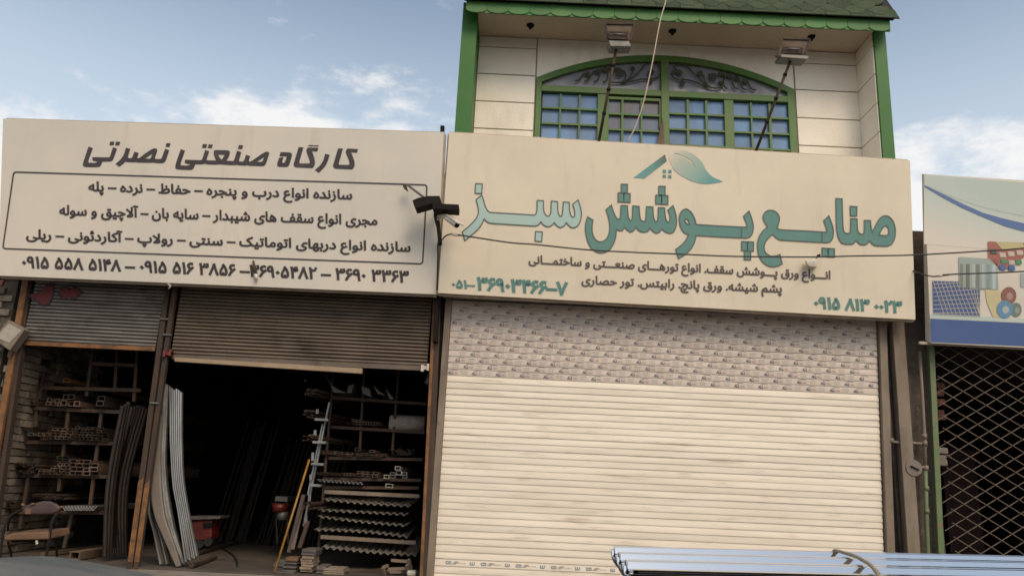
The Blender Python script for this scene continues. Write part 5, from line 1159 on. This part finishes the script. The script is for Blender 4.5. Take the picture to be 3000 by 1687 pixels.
# trolley with hanging things in the dim middle
tr = thing('tool_trolley', 'dim tool trolley with a red bucket left of the yellow rod', 'trolley', at(*Z4(150, 1230), 1.6))
MB().box(tuple(at(*Z4(105, 940), 1.6)), tuple(at(*Z4(190, 928), 1.6) + Vector((0, .4, .03)))).obj('tray', m_grey, tr)
for u in (110, 185): MB().bar(at(*Z4(u, 940), 1.65), at(*Z4(u + 12, 1230), 1.65), .02).obj('leg', m_steeld, tr)
p = at(*Z4(140, 990), 1.6); MB().tube([p + Vector((0, 0, -.04)), p + Vector((0, 0, .06))], .09, 14, .11).obj('bucket', m_redp, tr, True)
p = at(*Z4(155, 1040), 1.6); MB().tube([p + Vector((0, 0, -.05)), p + Vector((0, 0, .05))], .06, 14, .07).obj('pot', m_grey, tr, True)
# stacks of plates on the floor
pl0 = MB().box((-.5, 0, 0), (.5, 1, 1)); po = pl0.obj('plate', m_scrap, None, origin=(0, 0, 0)); bevel(po, .02, 1); pme = po.data; bpy.data.objects.remove(po)
pm2 = pme.copy(); pm2.materials[0] = M('tan_plate', (.27, .21, .15), (.18, .13, .09), 9, rough=.85, rand=.2)
for k, (u0, v0, u1, v1, nn, mm, lab) in enumerate(((105, 1345, 165, 1449, 9, pme, 'leftmost stack at the foot of the yellow rod'), (162, 1338, 240, 1446, 8, pme, 'stack just right of the yellow rod foot'), (285, 1310, 352, 1422, 6, pm2, 'tall pale stack beside the rack foot'),
                                                   (290, 1262, 380, 1310, 2, pme, 'tall pale stack, its grey top'), (392, 1378, 445, 1430, 4, pme, 'low stack under the right rack'), (430, 1392, 565, 1440, 3, pm2, 'low wide stack under the right rack'))):
    a, b = at(*Z4(u0, v0), .12), at(*Z4(u1, v1), .12); hh = (a.z - b.z) / nn
    for j in range(nn):
        o = inst(pme if mm is pme else pm2, 'metal_plate', None, ((a.x + b.x) / 2 + random.uniform(-.01, .01), .12 + random.uniform(-.01, .02), b.z + hh * j), (0, 0, random.uniform(-.05, .05)), ((b.x - a.x), .28, hh * .86))
        tag(o, ('top' if j == nn - 1 else 'bottom' if j == 0 else ORD[nn - 1 - j]) + ' plate in the ' + lab, 'plate', 'plates stacked on the workshop floor')
p = at(*Z4(220, 1335), .12)
tag(bevel(MB().box((p.x - .07, .12, p.z - .02), (p.x + .06, .3, p.z + .02)).obj('cut_timber', m_ply), .005), 'orange offcut lying on the stack right of the yellow rod', 'offcut')
# small broken stool frame under the rack
st = thing('stool_frame', 'broken low stool frame on the floor under the right rack', 'stool', at(*Z4(930, 1430), .4))
for a, b in (((835, 1390), (850, 1449)), ((1000, 1370), (1010, 1430)), ((835, 1390), (870, 1375)), ((870, 1400), (1000, 1395)), ((880, 1420), (960, 1415)), ((890, 1340), (1020, 1350)), ((870, 1405), (900, 1449)), ((1010, 1335), (1025, 1400))):
    MB().bar(at(*Z4(*a), .3), at(*Z4(*b), .35), .03).obj('frame_bar', m_beige, st)
tag(MB().bar(at(*Z4(560, 1440), .4), at(*Z4(830, 1400), .5), .025).obj('scrap_bar', m_rust), 'rusty scrap bar on the floor beside the broken stool', 'steel bar')
p = at(*Z4(1028, 1430), .2); tag(bevel(MB().box((p.x - .05, .2, p.z - .03), (p.x + .05, .3, p.z + .03)).obj('stone', m_white), .02), 'white lump on the floor at the foot of the right doorpost', 'stone')
for k, (u, v) in enumerate(((172, 50), (158, 20), (310, 138))):
    p = at(*Z4(u, v), 3.5); MBs = MB().tube([p, p + Vector((.0, 0, .05))], .035 if k == 0 else .02, 8); tag(MBs.obj('hanging_bulb', m_white, None, True), ['pale bulb hanging just under the shutter edge', 'tiny bulb holder above the pale hanging bulb', 'small pale fitting left of the top rack shelf'][k], 'bulb', 'pale fittings hanging in the dark')

# ------------------------------------------------------------------ chair at the left
Zc = zf(0, 1420, 6.037)
ch = thing('chair', 'worn steel tube chair with torn brown backrest and bare plywood seat', 'chair', at(*Zc(450, 1350), -.7))
def cp(u, v, dy=0): return at(*Zc(u, v), -.7 + dy)
q = [cp(*p) for p in ((395, 370), (600, 320), (760, 280), (880, 290), (980, 330), (1060, 400), (1040, 470), (880, 520), (680, 525), (440, 515), (400, 500))]
bevel(MB().prism(q, [p + Vector((0, .05, 0)) for p in q]).obj('backrest', m_vinyl, ch), .018, 3)
q = [cp(*p, -.006) for p in ((445, 410), (540, 415), (550, 510), (440, 512))]; MB().prism(q, [p + Vector((0, .006, 0)) for p in q]).obj('torn_patch', m_ply, ch)
for pr in (((385, 330), (430, 370)), ((1060, 395), (1105, 385)), ((540, 345), (610, 330))):
    MB().tube([cp(*pr[0], -.01), cp(*pr[1], -.01)], .012, 6).obj('foam', m_ply, ch, True)
q = [cp(*p, -.12) for p in ((80, 905), (200, 850), (600, 835), (840, 825), (850, 955), (600, 965), (110, 975), (65, 960))]
bevel(MB().prism(q, [p + Vector((0, .38, .02)) for p in q]).obj('seat', m_ply, ch), .012, 2)
for pts in ([(375, 440, .02), (250, 500, 0), (160, 560, -.02), (100, 680, -.05), (60, 830, -.08), (25, 1060, -.1), (0, 1300, -.12)], [(1060, 470, .02), (980, 545, 0), (930, 620, -.02), (900, 740, -.05), (880, 880, -.08), (850, 1060, -.1), (820, 1300, -.12)]):
    MB().tube(catmull([cp(u, v, d) for u, v, d in pts], 5), .0125, 8).obj('leg', m_black, ch, True)
for pts in ([(375, 440, .03), (210, 560, .06), (150, 680, .1), (140, 800, .2)], [(1100, 500, .03), (1000, 600, .06), (960, 700, .1), (960, 830, .25), (1000, 1150, .35), (1010, 1280, .38)], [(140, 990, .2), (190, 1200, .3), (200, 1300, .32)]):
    MB().tube(catmull([cp(u, v, d) for u, v, d in pts], 5), .0115, 8).obj('leg', m_black, ch, True)
MB().bar(cp(650, 975, -.1), cp(655, 1045, -.1), .018, .01).obj('seat_clip', m_white, ch)
MB().bar(cp(200, 990, 0), cp(830, 985, 0), .02).obj('seat_rail', m_black, ch)

# ------------------------------------------------------------------ stack of profiled sheets in the foreground
ST = thing('sheet_stack', 'long roped bundle of shiny galvanised profiled sheets in the foreground', 'sheet metal', (1.9, -5, -.25))
zt = .75
bl_, br_ = atz(1797, 1598, zt), atz(3000, 1626, zt); fl_, fr_ = atz(1858, 1668, zt), atz(2300, 1697, zt)
dB = (br_ - bl_).normalized(); dF = dB
Ln = 5.2
wvec = fl_ - bl_; Wd = wvec.length
RIB = [(0, .022), (.030, .022), (.044, .004), (.062, .004), (.076, .022), (.104, .022), (.118, 0), (.215, 0), (.221, .005), (.241, .005), (.247, 0), (.335, 0), (.348, .022), (.36, .022)]
def prof(t):      # three narrow ribs, then a wide flat pan; t in metres across the sheet
    p = t % .36
    for (p0, h0), (p1, h1) in zip(RIB, RIB[1:]):
        if p <= p1: return h0 + (h1 - h0) * (p - p0) / (p1 - p0)
    return .022
def sheet(dz, dx, mat, name='sheet', th=.0015):
    mb = MB(); ts = [0]
    while ts[-1] < Wd:
        p = ts[-1] % .36; nxt = min(x for x in [q[0] for q in RIB] + [.39] if x > p + 1e-5) - p; ts.append(min(Wd, ts[-1] + nxt))
    nx = 14
    for k in range(nx + 1):
        for t in ts:
            b = bl_ + wvec * (t / Wd) + dB * (dx + Ln * k / nx)
            b = b + Vector((0, 0, prof(t) - .022 + dz - .012 * sin(k / nx * pi * 1.2) * (t / Wd)))
            mb.v.append(b)
    m = len(ts)
    for k in range(nx):
        for j in range(m - 1): i = k * m + j; mb.f.append((i, i + 1, i + m + 1, i + m))
    o = mb.obj(name, mat, ST); md = o.modifiers.new('thick', 'SOLIDIFY'); md.thickness = .0012; md.offset = -1; return o
for k in range(7): sheet(-.0065 * k, random.uniform(-.02, .03) if k else 0, m_zincp)
# dark lower sheets of the bundle
base = []
q = [bl_ + dB * .06, bl_ + dB * (Ln), bl_ + wvec * .99 + dB * Ln, bl_ + wvec * .99 + dB * .05]
for k in range(8):
    z0 = -.082 - k * .022
    j = Vector((random.uniform(-.01, .03), 0, 0))
    MB().prism([p + j + Vector((0, 0, z0)) for p in q], [p + j + Vector((0, 0, z0 + .012)) for p in q]).obj('sheet', m_zinc if k % 2 else m_greyst, ST)
bedt = zt - .25
tl = thing('trailer', 'flat cargo trailer bed under the bundle of profiled sheets', 'trailer', (2.6, -5, -.25))
q = [bl_ + dB * .35, bl_ + dB * (Ln - .1), bl_ + wvec * 1.15 + dB * (Ln - .1), bl_ + wvec * 1.15 + dB * .35]
q = [Vector((p.x, p.y, bedt - .01)) for p in q]
MB().prism(q, [p - Vector((0, 0, .08)) for p in q]).obj('deck', m_rust, tl)
for i in (.25, .75):
    for s in (.1, .95):
        p = bl_ + wvec * s * 1.1 + dB * Ln * i; c = Vector((p.x, p.y, .08)); MB().tube([c - Vector((0, .09, 0)), c + Vector((0, .09, 0))], .32, 20).obj('wheel', m_rubber, tl)
        MB().bar((p.x, p.y, .08), (p.x, p.y, bedt - .1), .06).obj('axle_strut', m_black, tl)
rp = [atz(2448, 1612, zt + .006), atz(2478, 1619, zt + .01), atz(2510, 1630, zt + .012), atz(2545, 1650, zt + .012), atz(2565, 1670, zt + .01), atz(2580, 1700, zt + .006)]
rp = [rp[0] + Vector((-.02, .03, -.12)), rp[0] + Vector((-.01, .015, -.02))] + rp + [rp[-1] + Vector((.02, -.02, -.15))]
mb = MB(); cpts = catmull(rp, 10)
for s in range(3):
    tw = []
    for k, p in enumerate(cpts): a = k * .9 + s * 2 * pi / 3; tw.append(p + Vector((cos(a) * .0045, sin(a) * .003, sin(a) * .0045)))
    mb.tube(tw, .0052, 6)
tag(mb.obj('rope', m_rope, None, True), 'twisted sisal rope tied over the bundle of profiled sheets', 'rope')

# ------------------------------------------------------------------ car, mostly out of frame at the lower left
car = thing('parked_car', 'dusty pale blue-grey car whose bonnet shows at the lower left corner', 'car', (-3.1, -6.45, -.25))
CY = -6.42
secs = [  # x, half width, z shoulder, z top, top half width
    (-.86, .50, .34, .50, .42), (-.90, .68, .42, .585, .60), (-1.00, .78, .48, .635, .70), (-1.25, .83, .52, .676, .75), (-1.50, .85, .54, .702, .77), (-1.675, .86, .56, .718, .78)]
def section(x, wd, zs, zt, wt, zb=-.05):
    pts = []
    prof_ = [(0, zt + .02), (wt * .5, zt + .014), (wt * .85, zt), (wt, zt - .02), (wd * .97, (zs + zt) / 2 + .02), (wd, zs), (wd, (zs + zb) / 2), (wd * .95, zb), (0, zb)]
    for yy, zz in prof_: pts.append(Vector((x, CY + yy, zz)))
    for yy, zz in reversed(prof_[1:-1]): pts.append(Vector((x, CY - yy, zz)))
    return pts
def loft(ss, name, mat, parent, cap=True, sub=True):
    mb = MB(); n = len(ss[0])
    for s_ in ss: mb.v += s_
    for k in range(len(ss) - 1):
        for j in range(n): a = k * n + j; b = k * n + (j + 1) % n; mb.f.append((a, b, b + n, a + n))
    if cap: mb.f += [tuple(range(n)), tuple(range(len(ss) * n - 1, (len(ss) - 1) * n - 1, -1))]
    o = mb.obj(name, mat, parent, True)
    if sub: md = o.modifiers.new('s', 'SUBSURF'); md.levels = 2; md.render_levels = 2
    return o
loft([section(*s) for s in secs], 'bonnet', m_car, car)
body = [(-1.690, .86, .55, .712, .78), (-1.90, .86, .56, .72, .78), (-3.0, .86, .57, .75, .80), (-4.4, .86, .56, .72, .80), (-5.0, .82, .52, .70, .70), (-5.1, .70, .40, .55, .60)]
loft([section(*s) for s in body], 'body', m_car, car)
cab = [[Vector((x, CY + y, z)) for x, y, z in q] for q in (
    [(-1.93, .70, .70), (-1.93, -.70, .70), (-4.75, -.70, .70), (-4.75, .70, .70)], [(-2.30, .64, .93), (-2.30, -.64, .93), (-4.55, -.64, .93), (-4.55, .64, .93)], [(-2.75, .56, 1.16), (-2.75, -.56, 1.16), (-4.25, -.56, 1.16), (-4.25, .56, 1.16)])]
loft(cab, 'windows', m_carg, car, sub=False)
bevel(MB().prism([(-2.72, CY - .57, 1.155), (-2.72, CY + .57, 1.155), (-4.28, CY + .57, 1.155), (-4.28, CY - .57, 1.155)], [(-2.85, CY - .50, 1.20), (-2.85, CY + .50, 1.20), (-4.15, CY + .50, 1.20), (-4.15, CY - .50, 1.20)]).obj('roof', m_car, car), .02)
for x in (-1.55, -4.35):
    for s in (-1, 1):
        c = Vector((x, CY + s * .74, .05)); w_ = MB().tube([c - Vector((0, .10, 0)), c + Vector((0, .10, 0))], .30, 24).obj('wheel', m_rubber, car)
        MB().tube([c + Vector((0, s * .101, 0)), c + Vector((0, s * .115, 0))], .18, 16).obj('hubcap', m_grey, w_)
for s in (-1, 1):
    c = Vector((-1.01, CY + s * .52, .40)); bevel(MB().box((c.x - .05, c.y - .12, c.z - .06), (c.x + .06, c.y + .12, c.z + .06)).obj('headlight', m_glass, car), .02)
MB().box((-1.06, CY - .62, .02), (-.90, CY + .62, .2)).obj('bumper', m_rubber, car)
